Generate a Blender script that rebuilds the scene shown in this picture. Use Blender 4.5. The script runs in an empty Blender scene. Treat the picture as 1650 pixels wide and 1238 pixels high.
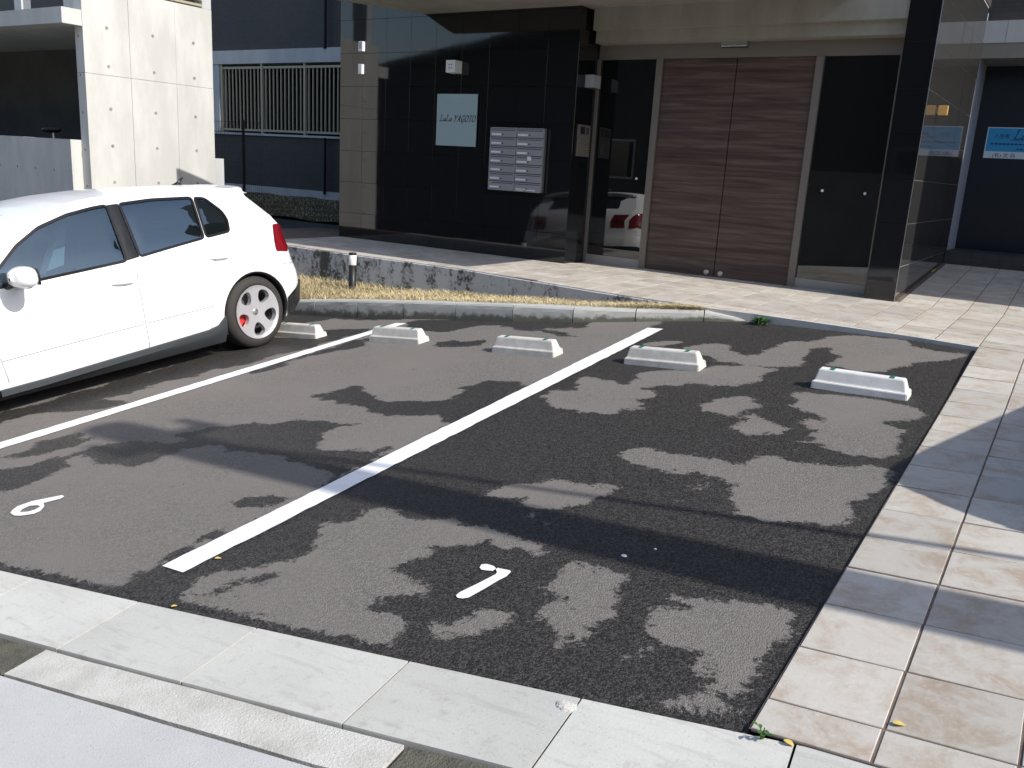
import bpy, bmesh, math, random
import numpy as np
from mathutils import Vector, Matrix
from mathutils.geometry import delaunay_2d_cdt

random.seed(7); rng = np.random.default_rng(7)
scene = bpy.context.scene
COL = scene.collection

# ------------------------------------------------------------------ camera
YAW, PITCH, ROLL, FPX = math.radians(-32.49993), math.radians(13.96547), math.radians(3.31961), 1401.47
CAMZ = 1.06
def _axes():
    fw = np.array([math.sin(YAW)*math.cos(PITCH), math.cos(YAW)*math.cos(PITCH), -math.sin(PITCH)])
    r0 = np.cross(fw, [0, 0, 1]); r0 /= np.linalg.norm(r0)
    u0 = np.cross(r0, fw)
    return np.array([math.cos(ROLL)*r0+math.sin(ROLL)*u0, -math.sin(ROLL)*r0+math.cos(ROLL)*u0, fw])
AX = _axes()
cam = bpy.data.cameras.new('camera'); camo = bpy.data.objects.new('camera', cam); COL.objects.link(camo)
m = Matrix.Identity(4)
for i in range(3):
    m[i][0] = AX[0][i]; m[i][1] = AX[1][i]; m[i][2] = -AX[2][i]
m[2][3] = CAMZ
camo.matrix_world = m
cam.sensor_width = 36; cam.lens = FPX/1650*36; cam.clip_start = .05; cam.clip_end = 2000
scene.camera = camo

# ------------------------------------------------------------------ light
SUN_EL, SUN_DY = math.radians(41), 0.02          # sun from +X, a hair from the street side
world = bpy.data.worlds.new('World'); scene.world = world; world.use_nodes = True
nt = world.node_tree; bg = nt.nodes['Background']
sky = nt.nodes.new('ShaderNodeTexSky'); sky.sky_type = 'NISHITA'; sky.sun_disc = False
sky.sun_elevation = SUN_EL; sky.sun_rotation = math.radians(90); sky.air_density = 1.0; sky.dust_density = 1.5; sky.ozone_density = 1.0
nt.links.new(sky.outputs[0], bg.inputs[0]); bg.inputs[1].default_value = .15
sl = bpy.data.lights.new('sun', 'SUN'); sl.energy = 4.0; sl.angle = math.radians(.5); sl.color = (1, .962, .895)
so = bpy.data.objects.new('sun', sl); COL.objects.link(so)
sd = Vector((-math.cos(SUN_EL), SUN_DY, -math.sin(SUN_EL)))
so.rotation_euler = sd.to_track_quat('-Z', 'Y').to_euler(); so.location = (30, 0, 25)
scene.view_settings.view_transform = 'Standard'; scene.view_settings.look = 'None'
scene.view_settings.exposure = .42; scene.view_settings.gamma = 1.0
scene.view_settings.use_curve_mapping = False

# ------------------------------------------------------------------ photo rays and ground
def ray(px, py):
    d = np.array([(px-825)/FPX, -(py-619)/FPX, 1.0]); return AX.T @ d
def ony(px, py, y):
    d = ray(px, py); d = d*(y/d[1]); return (d[0], y, d[2]+CAMZ)
def onx(px, py, x):
    d = ray(px, py); d = d*(x/d[0]); return (x, d[1], d[2]+CAMZ)
def onz(px, py, z):
    d = ray(px, py); d = d*((z-CAMZ)/d[2]); return (d[0], d[1], z)
GK = (-0.30857, 0.079958, 0.0899516, -0.00760716, -0.00543044, -0.00038279, -0.0033182)
def gz(x, y):
    """height of the sloping lot: falls to the left and to the street"""
    x = np.asarray(x, float); y = np.asarray(y, float)
    cx = np.clip(x, -5.8, .4); cy = np.clip(y, .9, 7.1)
    a = cx+2.5; b = cy-4.5
    z = GK[0]+GK[1]*a+GK[2]*b+GK[3]*a*b+GK[4]*a*a+GK[5]*b*b+GK[6]*a*a*b
    return z+np.clip(x+5.8, -12, 0)*.095+np.clip(x-.4, 0, 14)*.04+np.clip(y-.9, -3, 0)*.03+np.clip(y-7.1, 0, 2)*.05
def hit(px, py, off=0.0):
    d = ray(px, py); t = .5
    f = lambda t: (CAMZ+d[2]*t)-(float(gz(d[0]*t, d[1]*t))+off)
    while f(t) > 0 and t < 40: t += .05
    a, b = t-.05, t
    for _ in range(30):
        mm = (a+b)/2
        if f(mm) > 0: a = mm
        else: b = mm
    return np.array([d[0]*a, d[1]*a, CAMZ+d[2]*a])
def lerp_tab(tab):
    xs = [t[0] for t in tab]; ys = [t[1] for t in tab]
    return lambda x: float(np.interp(x, xs, ys))

# ------------------------------------------------------------------ materials
MATS = {}
def N(nt, t, **kw):
    n = nt.nodes.new(t)
    for k, v in kw.items(): setattr(n, k, v)
    return n
def base(name, col=(.5, .5, .5), rough=.6, metal=0., spec=.5, ior=None):
    mt = bpy.data.materials.new(name); mt.use_nodes = True
    b = mt.node_tree.nodes['Principled BSDF']
    b.inputs['Base Color'].default_value = (*col, 1); b.inputs['Roughness'].default_value = rough
    b.inputs['Metallic'].default_value = metal; b.inputs['Specular IOR Level'].default_value = spec
    if ior: b.inputs['IOR'].default_value = ior
    MATS[name] = mt
    return mt, mt.node_tree, b
def ramp(nt, stops, interp='LINEAR'):
    r = nt.nodes.new('ShaderNodeValToRGB'); r.color_ramp.interpolation = interp
    e = r.color_ramp.elements
    while len(e) < len(stops): e.new(.5)
    for i, (p, c) in enumerate(stops): e[i].position = p; e[i].color = (*c, 1) if len(c) == 3 else c
    return r
def noise(nt, vec, scale, detail=4, rough=.55, dist=0.):
    n = nt.nodes.new('ShaderNodeTexNoise'); n.inputs['Scale'].default_value = scale
    n.inputs['Detail'].default_value = detail; n.inputs['Roughness'].default_value = rough
    n.inputs['Distortion'].default_value = dist
    nt.links.new(vec, n.inputs['Vector']); return n
def mixc(nt, fac, a, b, mode='MIX'):
    n = nt.nodes.new('ShaderNodeMix'); n.data_type = 'RGBA'; n.blend_type = mode
    for s, v in ((0, fac), (6, a), (7, b)):
        if isinstance(v, (int, float)): n.inputs[s].default_value = v
        elif isinstance(v, tuple): n.inputs[s].default_value = (*v, 1)
        else: nt.links.new(v, n.inputs[s])
    return n.outputs[2]
def math_(nt, op, a, b=None, clamp=False):
    n = nt.nodes.new('ShaderNodeMath'); n.operation = op; n.use_clamp = clamp
    for i, v in enumerate((a, b)):
        if v is None: continue
        if isinstance(v, (int, float)): n.inputs[i].default_value = v
        else: nt.links.new(v, n.inputs[i])
    return n.outputs[0]
def bump(nt, b, h, strength=.3, dist=.005):
    n = nt.nodes.new('ShaderNodeBump'); n.inputs['Strength'].default_value = strength; n.inputs['Distance'].default_value = dist
    nt.links.new(h, n.inputs['Height']); nt.links.new(n.outputs[0], b.inputs['Normal'])
def coord(nt, which='Object'):
    return nt.nodes.new('ShaderNodeTexCoord').outputs[which]
def geopos(nt):
    return nt.nodes.new('ShaderNodeNewGeometry').outputs['Position']
def mottled(name, c1, c2, scale=6, rough=.8, bmp=.25, bscale=90, spec=.3, detail=6, c3=None, world_space=True, bd=.004):
    mt, t, b = base(name, c1, rough, 0, spec)
    v = geopos(t) if world_space else coord(t)
    n1 = noise(t, v, scale, detail, .6)
    col = mixc(t, ramp_out(t, n1.outputs[0], .32, .68), c1, c2)
    n2 = noise(t, v, bscale, 3, .7)
    col = mixc(t, math_(t, 'MULTIPLY', n2.outputs[0], .35), col, tuple(x*.55 for x in c1))
    vsp = t.nodes.new('ShaderNodeTexVoronoi'); vsp.inputs['Scale'].default_value = 55; t.links.new(v, vsp.inputs['Vector'])
    col = mixc(t, math_(t, 'MULTIPLY', ramp_out(t, vsp.outputs['Distance'], .16, .06), .5), col, tuple(x*.35 for x in c1))
    if c3:
        n3 = noise(t, v, scale*.37, 5, .7)
        col = mixc(t, ramp_out(t, n3.outputs[0], .55, .75), col, c3)
    t.links.new(col, b.inputs['Base Color'])
    if bmp: bump(t, b, n2.outputs[0], bmp, bd)
    return mt
def ramp_out(t, sock, lo, hi):
    n = t.nodes.new('ShaderNodeMapRange'); n.inputs[1].default_value = lo; n.inputs[2].default_value = hi
    n.interpolation_type = 'SMOOTHSTEP'; t.links.new(sock, n.inputs[0]); return n.outputs[0]
def plain(name, col, rough=.5, metal=0., spec=.5, var=.12, scale=30):
    mt, t, b = base(name, col, rough, metal, spec)
    v = coord(t); n = noise(t, v, scale, 4)
    t.links.new(mixc(t, n.outputs[0], tuple(c*(1-var) for c in col), tuple(min(1, c*(1+var)) for c in col)), b.inputs['Base Color'])
    r = t.nodes.new('ShaderNodeMapRange'); r.inputs[3].default_value = max(.01, rough*.85); r.inputs[4].default_value = min(1, rough*1.15)
    t.links.new(n.outputs[0], r.inputs[0]); t.links.new(r.outputs[0], b.inputs['Roughness'])
    return mt

def make_materials():
    # --- asphalt with damp patches ("wet" attribute, own shape but for some painted shadow)
    mt, t, b = base('asphalt', (.1, .1, .1), .9, 0, .3)
    v = geopos(t)
    at = N(t, 'ShaderNodeAttribute', attribute_name='wet')
    nA = noise(t, v, 11, 10, .75, .8); nB = noise(t, v, 45, 8, .8); nC = noise(t, v, 1.6, 4, .6)
    w = math_(t, 'ADD', at.outputs['Fac'], math_(t, 'MULTIPLY', math_(t, 'SUBTRACT', nA.outputs[0], .5), 1.9))
    w = math_(t, 'ADD', w, math_(t, 'MULTIPLY', math_(t, 'SUBTRACT', nB.outputs[0], .5), 1.45))
    wet = ramp_out(t, w, .40, .60)
    vo = N(t, 'ShaderNodeTexVoronoi'); vo.inputs['Scale'].default_value = 175; t.links.new(v, vo.inputs['Vector'])
    grain = noise(t, v, 260, 2, .6)
    stone = ramp_out(t, vo.outputs['Color'], .25, .95)
    dry = mixc(t, stone, (.126, .115, .105), (.222, .206, .191))
    dry = mixc(t, ramp_out(t, nC.outputs[0], .3, .75), dry, (.180, .164, .150))
    dmp = mixc(t, stone, (.016, .0148, .0140), (.072, .066, .061))
    col = mixc(t, wet, dry, dmp)
    spk = ramp_out(t, grain.outputs[0], .70, .80)
    col = mixc(t, math_(t, 'MULTIPLY', spk, .35), col, (.34, .33, .31))
    t.links.new(col, b.inputs['Base Color'])
    r = t.nodes.new('ShaderNodeMapRange'); r.inputs[3].default_value = .92; r.inputs[4].default_value = .62
    t.links.new(wet, r.inputs[0]); t.links.new(r.outputs[0], b.inputs['Roughness'])
    h = math_(t, 'ADD', math_(t, 'MULTIPLY', vo.outputs['Distance'], -1.), math_(t, 'MULTIPLY', grain.outputs[0], .5))
    bump(t, b, h, .5, .006)
    mottled('asphalt_plain', (.07, .068, .066), (.05, .049, .048), 3, .9, .5, 200, .3)
    # --- road paint
    mt, t, b = base('road_paint', (.82, .82, .82), .55, 0, .4)
    v = geopos(t); n = noise(t, v, 130, 4, .7); n2 = noise(t, v, 7, 5, .6)
    c = mixc(t, ramp_out(t, n2.outputs[0], .35, .75), (.86, .86, .86), (.76, .76, .755))
    c = mixc(t, ramp_out(t, n.outputs[0], .70, .76), c, (.35, .34, .33))
    t.links.new(c, b.inputs['Base Color']); bump(t, b, n.outputs[0], .4, .003)
    # --- floor tiles: pale beige ceramic with brown clouds, each tile its own
    mt, t, b = base('floor_tile', (.55, .5, .44), .62, 0, .35)
    oi = N(t, 'ShaderNodeObjectInfo'); v = geopos(t)
    off = N(t, 'ShaderNodeVectorMath', operation='MULTIPLY_ADD')
    cb = N(t, 'ShaderNodeCombineXYZ'); t.links.new(oi.outputs['Random'], cb.inputs[0]); t.links.new(oi.outputs['Random'], cb.inputs[1])
    t.links.new(cb.outputs[0], off.inputs[0]); off.inputs[1].default_value = (37, 91, 13); t.links.new(v, off.inputs[2])
    n1 = noise(t, off.outputs[0], 5.5, 8, .7, .5); n2 = noise(t, off.outputs[0], 42, 5, .7); n3 = noise(t, v, 190, 2, .6)
    c = mixc(t, ramp_out(t, n1.outputs[0], .42, .68), (.52, .49, .44), (.40, .32, .245))
    c = mixc(t, math_(t, 'MULTIPLY', ramp_out(t, n2.outputs[0], .5, .72), .55), c, (.58, .56, .515))
    c = mixc(t, math_(t, 'MULTIPLY', n3.outputs[0], .25), c, (.30, .27, .24))
    hs = N(t, 'ShaderNodeHueSaturation'); t.links.new(c, hs.inputs['Color'])
    mr = N(t, 'ShaderNodeMapRange'); mr.inputs[3].default_value = .84; mr.inputs[4].default_value = 1.08
    t.links.new(oi.outputs['Random'], mr.inputs[0]); t.links.new(mr.outputs[0], hs.inputs['Value'])
    t.links.new(hs.outputs[0], b.inputs['Base Color']); bump(t, b, n2.outputs[0], .35, .004)
    mottled('grout', (.12, .085, .072), (.19, .15, .13), 12, .95, .3, 120)
    # --- concretes
    mt = mottled('gutter_concrete', (.60, .59, .55), (.53, .52, .485), 2.2, .85, .25, 110, .3, 9, (.58, .56, .51))
    t = mt.node_tree; b = t.nodes['Principled BSDF']; src = b.inputs['Base Color'].links[0].from_socket
    oi = N(t, 'ShaderNodeObjectInfo'); mr = N(t, 'ShaderNodeMapRange'); mr.inputs[3].default_value = .86; mr.inputs[4].default_value = 1.06; t.links.new(oi.outputs['Random'], mr.inputs[0])
    v = geopos(t); st = N(t, 'ShaderNodeMapping'); st.inputs['Rotation'].default_value = (0, 0, .5); st.inputs['Scale'].default_value = (1.5, 9, 1); t.links.new(v, st.inputs[0])
    sn = noise(t, st.outputs[0], 2.2, 6, .65, .5); fine = noise(t, v, 16, 7, .75)
    cc = mixc(t, math_(t, 'MULTIPLY', ramp_out(t, sn.outputs[0], .50, .72), .5), src, (.36, .345, .31))
    cc = mixc(t, math_(t, 'MULTIPLY', ramp_out(t, fine.outputs[0], .54, .72), .5), cc, (.34, .325, .29))
    hs = N(t, 'ShaderNodeHueSaturation'); t.links.new(cc, hs.inputs['Color']); t.links.new(mr.outputs[0], hs.inputs['Value']); t.links.new(hs.outputs[0], b.inputs['Base Color'])
    mottled('rough_concrete', (.64, .625, .585), (.50, .485, .44), 7, .95, .7, 130, .2, 8, (.40, .385, .34), bd=.006)
    mottled('mossy_gutter', (.17, .165, .13), (.10, .10, .08), 14, .95, 1.0, 130, .2, 8, (.26, .24, .2), bd=.012)
    mottled('road_concrete', (.57, .57, .555), (.50, .50, .49), 2.2, .9, .6, 190, .25, 9, (.46, .455, .44))
    mottled('joint_dirt', (.022, .018, .016), (.045, .034, .028), 20, 1, .4, 150)
    mottled('stop_concrete', (.66, .64, .595), (.54, .515, .465), 12, .85, .3, 110, .3, 8, (.50, .465, .40))
    mottled('stop_white', (.78, .77, .75), (.66, .65, .63), 9, .7, .2, 110, .3, 7)
    # kerb: grey with dark moss near the asphalt
    mt, t, b = base('kerb_concrete', (.4, .4, .38), .9, 0, .25)
    v = geopos(t); n1 = noise(t, v, 6, 7, .65); n2 = noise(t, v, 70, 4, .7); n3 = noise(t, v, 11, 6, .7)
    at = N(t, 'ShaderNodeAttribute', attribute_name='low')
    c = mixc(t, n1.outputs[0], (.37, .37, .345), (.52, .51, .48))
    mo = ramp_out(t, math_(t, 'ADD', at.outputs['Fac'], math_(t, 'MULTIPLY', math_(t, 'SUBTRACT', n3.outputs[0], .5), 1.4)), .34, .74)
    c = mixc(t, math_(t, 'MULTIPLY', mo, .85), c, (.07, .072, .045))
    t.links.new(c, b.inputs['Base Color']); bump(t, b, n2.outputs[0], .4, .005)
    # stained retaining wall (black algae runs)
    mt, t, b = base('stained_concrete', (.4, .4, .4), .9, 0, .25)
    v = geopos(t); sc = N(t, 'ShaderNodeMapping'); sc.inputs['Scale'].default_value = (3.2, 3.2, 1.5); t.links.new(v, sc.inputs[0])
    n1 = noise(t, sc.outputs[0], 1.0, 8, .7); n2 = noise(t, v, 26, 6, .7); n3 = noise(t, v, 90, 4, .7)
    c = mixc(t, n2.outputs[0], (.34, .35, .36), (.52, .53, .54))
    s = math_(t, 'ADD', n1.outputs[0], math_(t, 'MULTIPLY', math_(t, 'SUBTRACT', n2.outputs[0], .5), .5))
    c = mixc(t, math_(t, 'MULTIPLY', ramp_out(t, s, .475, .61), .92), c, (.045, .046, .038))
    t.links.new(c, b.inputs['Base Color']); bump(t, b, n3.outputs[0], .5, .006)
    # fair-faced concrete
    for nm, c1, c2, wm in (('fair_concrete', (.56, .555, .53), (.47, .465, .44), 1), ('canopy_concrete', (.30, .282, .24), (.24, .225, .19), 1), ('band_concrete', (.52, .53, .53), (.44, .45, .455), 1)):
        mt, t, b = base(nm, c1, .8, 0, .3)
        v = geopos(t); sc = N(t, 'ShaderNodeMapping'); sc.inputs['Scale'].default_value = (2.2, 2.2, .7); t.links.new(v, sc.inputs[0])
        n1 = noise(t, sc.outputs[0], 1.4, 7, .62); n2 = noise(t, v, 22, 6, .72); n3 = noise(t, v, 120, 3, .7)
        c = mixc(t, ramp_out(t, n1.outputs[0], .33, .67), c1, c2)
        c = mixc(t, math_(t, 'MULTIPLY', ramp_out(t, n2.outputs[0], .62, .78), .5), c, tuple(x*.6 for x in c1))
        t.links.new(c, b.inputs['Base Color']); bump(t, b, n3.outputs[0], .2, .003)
    # polished black granite panels: each laid a touch differently
    for nm, c1, c2 in (('black_granite', (.008, .0085, .010), (.016, .017, .019)), ('grey_granite', (.035, .033, .031), (.06, .056, .052))):
        mt, t, b = base(nm, c1, .03, 0, .5, 1.62)
        v = geopos(t); n = noise(t, v, 240, 3, .7); n2 = noise(t, v, 5, 4, .6)
        t.links.new(mixc(t, ramp_out(t, n.outputs[0], .5, .75), c1, c2), b.inputs['Base Color'])
        r = t.nodes.new('ShaderNodeMapRange'); r.inputs[3].default_value = .015; r.inputs[4].default_value = .07
        t.links.new(n2.outputs[0], r.inputs[0]); t.links.new(r.outputs[0], b.inputs['Roughness'])
    # matt dark wall of the storeys behind: small tiles
    mt, t, b = base('dark_wall', (.045, .048, .058), .6, 0, .35)
    v = geopos(t); br = N(t, 'ShaderNodeTexBrick'); rt = N(t, 'ShaderNodeMapping'); rt.inputs['Rotation'].default_value = (math.radians(90), 0, 0)
    t.links.new(v, rt.inputs[0]); t.links.new(rt.outputs[0], br.inputs['Vector'])
    br.inputs['Scale'].default_value = 10; br.inputs['Mortar Size'].default_value = .012; br.offset = 0
    br.inputs['Brick Width'].default_value = 1.; br.inputs['Row Height'].default_value = .5
    br.inputs['Color1'].default_value = (.060, .056, .055, 1); br.inputs['Color2'].default_value = (.050, .047, .046, 1); br.inputs['Mortar'].default_value = (.022, .022, .025, 1)
    t.links.new(br.outputs[0], b.inputs['Base Color']); bump(t, b, br.outputs['Fac'], -.3, .003)
    plain('void_dark', (.012, .012, .013), .9, 0, .2)
    plain('dark_door', (.012, .014, .020), .35, 0, .4)
    # door veneer: horizontal wenge-like grain
    mt, t, b = base('door_veneer', (.10, .06, .05), .38, 0, .45)
    v = geopos(t); sc = N(t, 'ShaderNodeMapping'); sc.inputs['Scale'].default_value = (1.2, 1, 26); t.links.new(v, sc.inputs[0])
    n1 = noise(t, sc.outputs[0], 1.0, 7, .6, .5)
    sc2 = N(t, 'ShaderNodeMapping'); sc2.inputs['Scale'].default_value = (5, 1, 150); t.links.new(v, sc2.inputs[0]); n2 = noise(t, sc2.outputs[0], 1., 4, .6)
    r = ramp(t, [(.30, (.036, .019, .015)), (.48, (.092, .054, .044)), (.66, (.165, .106, .090))]); t.links.new(n1.outputs[0], r.inputs[0])
    c = mixc(t, math_(t, 'MULTIPLY', n2.outputs[0], .5), r.outputs[0], (.03, .018, .015))
    t.links.new(c, b.inputs['Base Color'])
    plain('frame_taupe', (.19, .165, .14), .42, .25, .5, .05)
    plain('sill_taupe', (.34, .32, .29), .4, .3, .5, .05)
    # entrance glass: tinted, mirror-like against a dark hall
    mt, t, b = base('hall_glass', (.006, .007, .007), .012, 0, .5, 1.95)
    plain('steel', (.55, .55, .54), .32, .9, .5, .06)
    plain('box_white', (.72, .73, .75), .45, 0, .4, .04)
    plain('lamp_grey', (.34, .35, .37), .5, 0, .4, .04)
    plain('letterbox_grey', (.33, .315, .33), .42, .35, .5, .05)
    plain('letterbox_dark', (.035, .034, .036), .6)
    plain('label_white', (.75, .76, .78), .5)
    mt, t, b = base('sign_glass', (.33, .43, .45), .22, 0, .5)
    v = coord(t); n = noise(t, v, 240, 2, .6)
    t.links.new(mixc(t, n.outputs[0], (.28, .38, .40), (.40, .50, .52)), b.inputs['Base Color'])
    plain('ink', (.02, .025, .028), .6)
    plain('banner_blue', (.035, .33, .62), .55, 0, .4, .05)
    plain('banner_white', (.68, .74, .76), .55, 0, .4, .05)
    plain('banner_ink', (.015, .05, .16), .6)
    plain('amber', (.72, .40, .12), .4)
    plain('paint_pale', (.50, .53, .60), .35, 0, .5, .04)
    plain('rail_beige', (.42, .37, .27), .5, .2, .4, .06)
    plain('black_metal', (.015, .015, .016), .45, .2, .4)
    plain('bollard_white', (.80, .80, .80), .5, 0, .4, .05)
    mottled('shaded_concrete', (.13, .125, .115), (.10, .097, .09), 2, .9, .2, 60)  # concrete darkened to stand in for shade in the carport and across the street
    plain('yellow_strip', (.55, .42, .08), .6)
    plain('reflector_green', (.02, .16, .12), .35)
    plain('tie_hole', (.25, .245, .235), .9, var=.45, scale=2)
    # car
    mt, t, b = base('car_white', (.82, .82, .83), .32, 0, .5); b.inputs['Coat Weight'].default_value = .6; b.inputs['Coat Roughness'].default_value = .05
    n = noise(t, coord(t), 400, 2); t.links.new(mixc(t, n.outputs[0], (.80, .80, .81), (.84, .84, .85)), b.inputs['Base Color'])
    mt, t, b = base('car_silver', (.45, .46, .48), .3, .5, .5); b.inputs['Coat Weight'].default_value = .6
    n = noise(t, coord(t), 500, 2); t.links.new(mixc(t, n.outputs[0], (.4, .41, .43), (.5, .51, .53)), b.inputs['Base Color'])
    plain('car_black', (.016, .016, .017), .38, 0, .5)
    plain('car_trim', (.010, .010, .011), .25, 0, .5)
    plain('skirt_grey', (.040, .045, .050), .38, 0, .5)
    plain('gap_line', (.22, .22, .23), .8)
    plain('tyre_rubber', (.036, .033, .032), .75, 0, .35, .25)
    plain('rim_alloy', (.62, .61, .63), .30, .55, .5, .04)
    plain('rim_inner', (.17, .165, .165), .45, .6, .5)
    plain('caliper_red', (.55, .03, .02), .35)
    plain('lamp_red', (.17, .005, .010), .10, 0, .6, .35, 14)
    plain('lamp_dark', (.16, .008, .010), .12, 0, .6)
    plain('lamp_clear', (.7, .7, .72), .1, .3, .6)
    plain('seat_cloth', (.030, .032, .036), .9)
    plain('sheet_silver', (.62, .72, .76), .3, .2, .5)
    mt, t, b = base('car_glass', (.02, .03, .035), .02)
    t.nodes.remove(b); out = t.nodes['Material Output']
    tr = N(t, 'ShaderNodeBsdfTransparent'); tr.inputs[0].default_value = (.40, .52, .58, 1)
    gl = N(t, 'ShaderNodeBsdfGlossy'); gl.inputs['Roughness'].default_value = .015; gl.inputs[0].default_value = (.72, .90, 1, 1)
    df = N(t, 'ShaderNodeBsdfDiffuse'); df.inputs[0].default_value = (.06, .08, .09, 1)
    fr = N(t, 'ShaderNodeFresnel'); fr.inputs[0].default_value = 2.5
    mx0 = N(t, 'ShaderNodeMixShader'); mx0.inputs[0].default_value = .10; t.links.new(tr.outputs[0], mx0.inputs[1]); t.links.new(df.outputs[0], mx0.inputs[2])
    mx = N(t, 'ShaderNodeMixShader'); t.links.new(fr.outputs[0], mx.inputs[0]); t.links.new(mx0.outputs[0], mx.inputs[1]); t.links.new(gl.outputs[0], mx.inputs[2])
    nz = noise(t, coord(t), 3, 2); bp = N(t, 'ShaderNodeBump'); bp.inputs['Strength'].default_value = .03; t.links.new(nz.outputs[0], bp.inputs['Height']); t.links.new(bp.outputs[0], gl.inputs['Normal'])
    t.links.new(mx.outputs[0], out.inputs[0])
    # plants and earth
    mt, t, b = base('dry_grass', (.45, .34, .16), .8, 0, .2)
    at = N(t, 'ShaderNodeAttribute', attribute_name='tone')
    r = ramp(t, [(0, (.28, .21, .11)), (.4, (.52, .42, .24)), (.85, (.74, .64, .42)), (1, (.24, .27, .10))]); t.links.new(at.outputs['Fac'], r.inputs[0])
    t.links.new(r.outputs[0], b.inputs['Base Color'])
    mottled('soil', (.36, .29, .17), (.24, .19, .11), 14, 1, .8, 90, .2, 7, (.42, .34, .2))
    mottled('yard_soil', (.10, .085, .05), (.06, .052, .034), 8, 1, .8, 90, .2, 7)
    plain('leaf_green', (.05, .13, .025), .5, 0, .4, .3, 60)
    plain('leaf_dry', (.55, .42, .12), .6, 0, .3, .25, 40)
    mottled('earth', (.11, .105, .09), (.08, .078, .07), .6, 1, .4, 20)
    mottled('house_wall', (.055, .048, .042), (.042, .037, .033), 2, .9, .2, 60)
    mottled('brown_block', (.16, .125, .095), (.12, .095, .075), 3, .9, .2, 60)
    mottled('roof_tile', (.06, .06, .065), (.04, .04, .045), 6, .7, .4, 40)
    mottled('pole_concrete', (.40, .39, .37), (.33, .32, .30), 4, .85, .3, 60)
make_materials()

# ------------------------------------------------------------------ mesh helpers
def meshobj(name, verts, faces, mat, parent=None, smooth=False, share=None):
    if share is None:
        me = bpy.data.meshes.new(name); me.from_pydata([tuple(map(float, v)) for v in verts], [], [tuple(f) for f in faces]); me.update()
        me.materials.append(MATS[mat])
        if smooth: me.polygons.foreach_set('use_smooth', [True]*len(me.polygons))
    else: me = share
    o = bpy.data.objects.new(name, me); COL.objects.link(o)
    if parent is not None: o.parent = parent
    return o
def empty(name, loc=(0, 0, 0)):
    o = bpy.data.objects.new(name, None); COL.objects.link(o); o.location = loc; o.empty_display_size = .2; return o
def tag(o, label=None, cat=None, group=None, kind=None):
    for k, v in (('label', label), ('category', cat), ('group', group), ('kind', kind)):
        if v: o[k] = v
    return o
class MB:
    """collects shapes, builds ONE mesh; vertices are world coordinates, made local to the parent"""
    def __init__(s): s.v = []; s.f = []
    def add(s, v, f):
        n = len(s.v); s.v += [tuple(map(float, p)) for p in v]; s.f += [tuple(i+n for i in q) for q in f]; return s
    def box(s, x0, x1, y0, y1, z0, z1):
        v = [(x0, y0, z0), (x1, y0, z0), (x1, y1, z0), (x0, y1, z0), (x0, y0, z1), (x1, y0, z1), (x1, y1, z1), (x0, y1, z1)]
        return s.add(v, [(0, 3, 2, 1), (4, 5, 6, 7), (0, 1, 5, 4), (1, 2, 6, 5), (2, 3, 7, 6), (3, 0, 4, 7)])
    def cham(s, x0, x1, y0, y1, z0, z1, c=.01):
        """box with every edge chamfered"""
        bm = bmesh.new(); bmesh.ops.create_cube(bm, size=1)
        for v in bm.verts: v.co = Vector(((x0+x1)/2+v.co.x*(x1-x0), (y0+y1)/2+v.co.y*(y1-y0), (z0+z1)/2+v.co.z*(z1-z0)))
        bmesh.ops.bevel(bm, geom=bm.edges[:], offset=c, segments=2, affect='EDGES', profile=.6)
        s.add([v.co for v in bm.verts], [[v.index for v in f.verts] for f in bm.faces] if not bm.verts.index_update() else []); bm.free(); return s
    def prism(s, poly, z0, z1):
        n = len(poly); v = [(p[0], p[1], z0) for p in poly]+[(p[0], p[1], z1) for p in poly]
        return s.add(v, [tuple(range(n-1, -1, -1)), tuple(range(n, 2*n))]+[(i, (i+1) % n, n+(i+1) % n, n+i) for i in range(n)])
    def tube(s, p0, p1, r0, r1=None, n=12, caps=True):
        r1 = r0 if r1 is None else r1
        p0 = Vector(p0); p1 = Vector(p1); d = (p1-p0).normalized(); a = d.orthogonal().normalized(); b = d.cross(a)
        v = []
        for p, r in ((p0, r0), (p1, r1)):
            v += [p+a*math.cos(2*math.pi*i/n)*r+b*math.sin(2*math.pi*i/n)*r for i in range(n)]
        f = [(i, (i+1) % n, n+(i+1) % n, n+i) for i in range(n)]
        if caps: f += [tuple(range(n-1, -1, -1)), tuple(range(n, 2*n))]
        return s.add(v, f)
    def lathe(s, prof, n=48, M=None):
        """prof [(r, h)] round local Z, M places it"""
        v = []; k = len(prof)
        for i in range(n):
            a = 2*math.pi*i/n
            for r, h in prof:
                p = Vector((r*math.cos(a), r*math.sin(a), h)); v.append(M @ p if M else p)
        f = [(i*k+j, ((i+1) % n)*k+j, ((i+1) % n)*k+j+1, i*k+j+1) for i in range(n) for j in range(k-1)]
        return s.add(v, f)
    def build(s, name, mat, parent=None, smooth=False):
        vs = s.v
        if parent is not None:
            inv = parent_matrix(parent).inverted(); vs = [inv @ Vector(p) for p in vs]
        o = meshobj(name, vs, s.f, mat, parent, smooth)
        return o
PM = {}
def parent_matrix(o):
    M = o.matrix_basis.copy(); p = o.parent
    while p is not None: M = p.matrix_basis @ M; p = p.parent
    return M
def smooth_by_angle(o, ang=35):
    me = o.data; bm = bmesh.new(); bm.from_mesh(me)
    for f in bm.faces: f.smooth = True
    for e in bm.edges:
        if len(e.link_faces) == 2 and e.calc_face_angle(0) > math.radians(ang): e.smooth = False
    bm.to_mesh(me); bm.free(); return o
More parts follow.
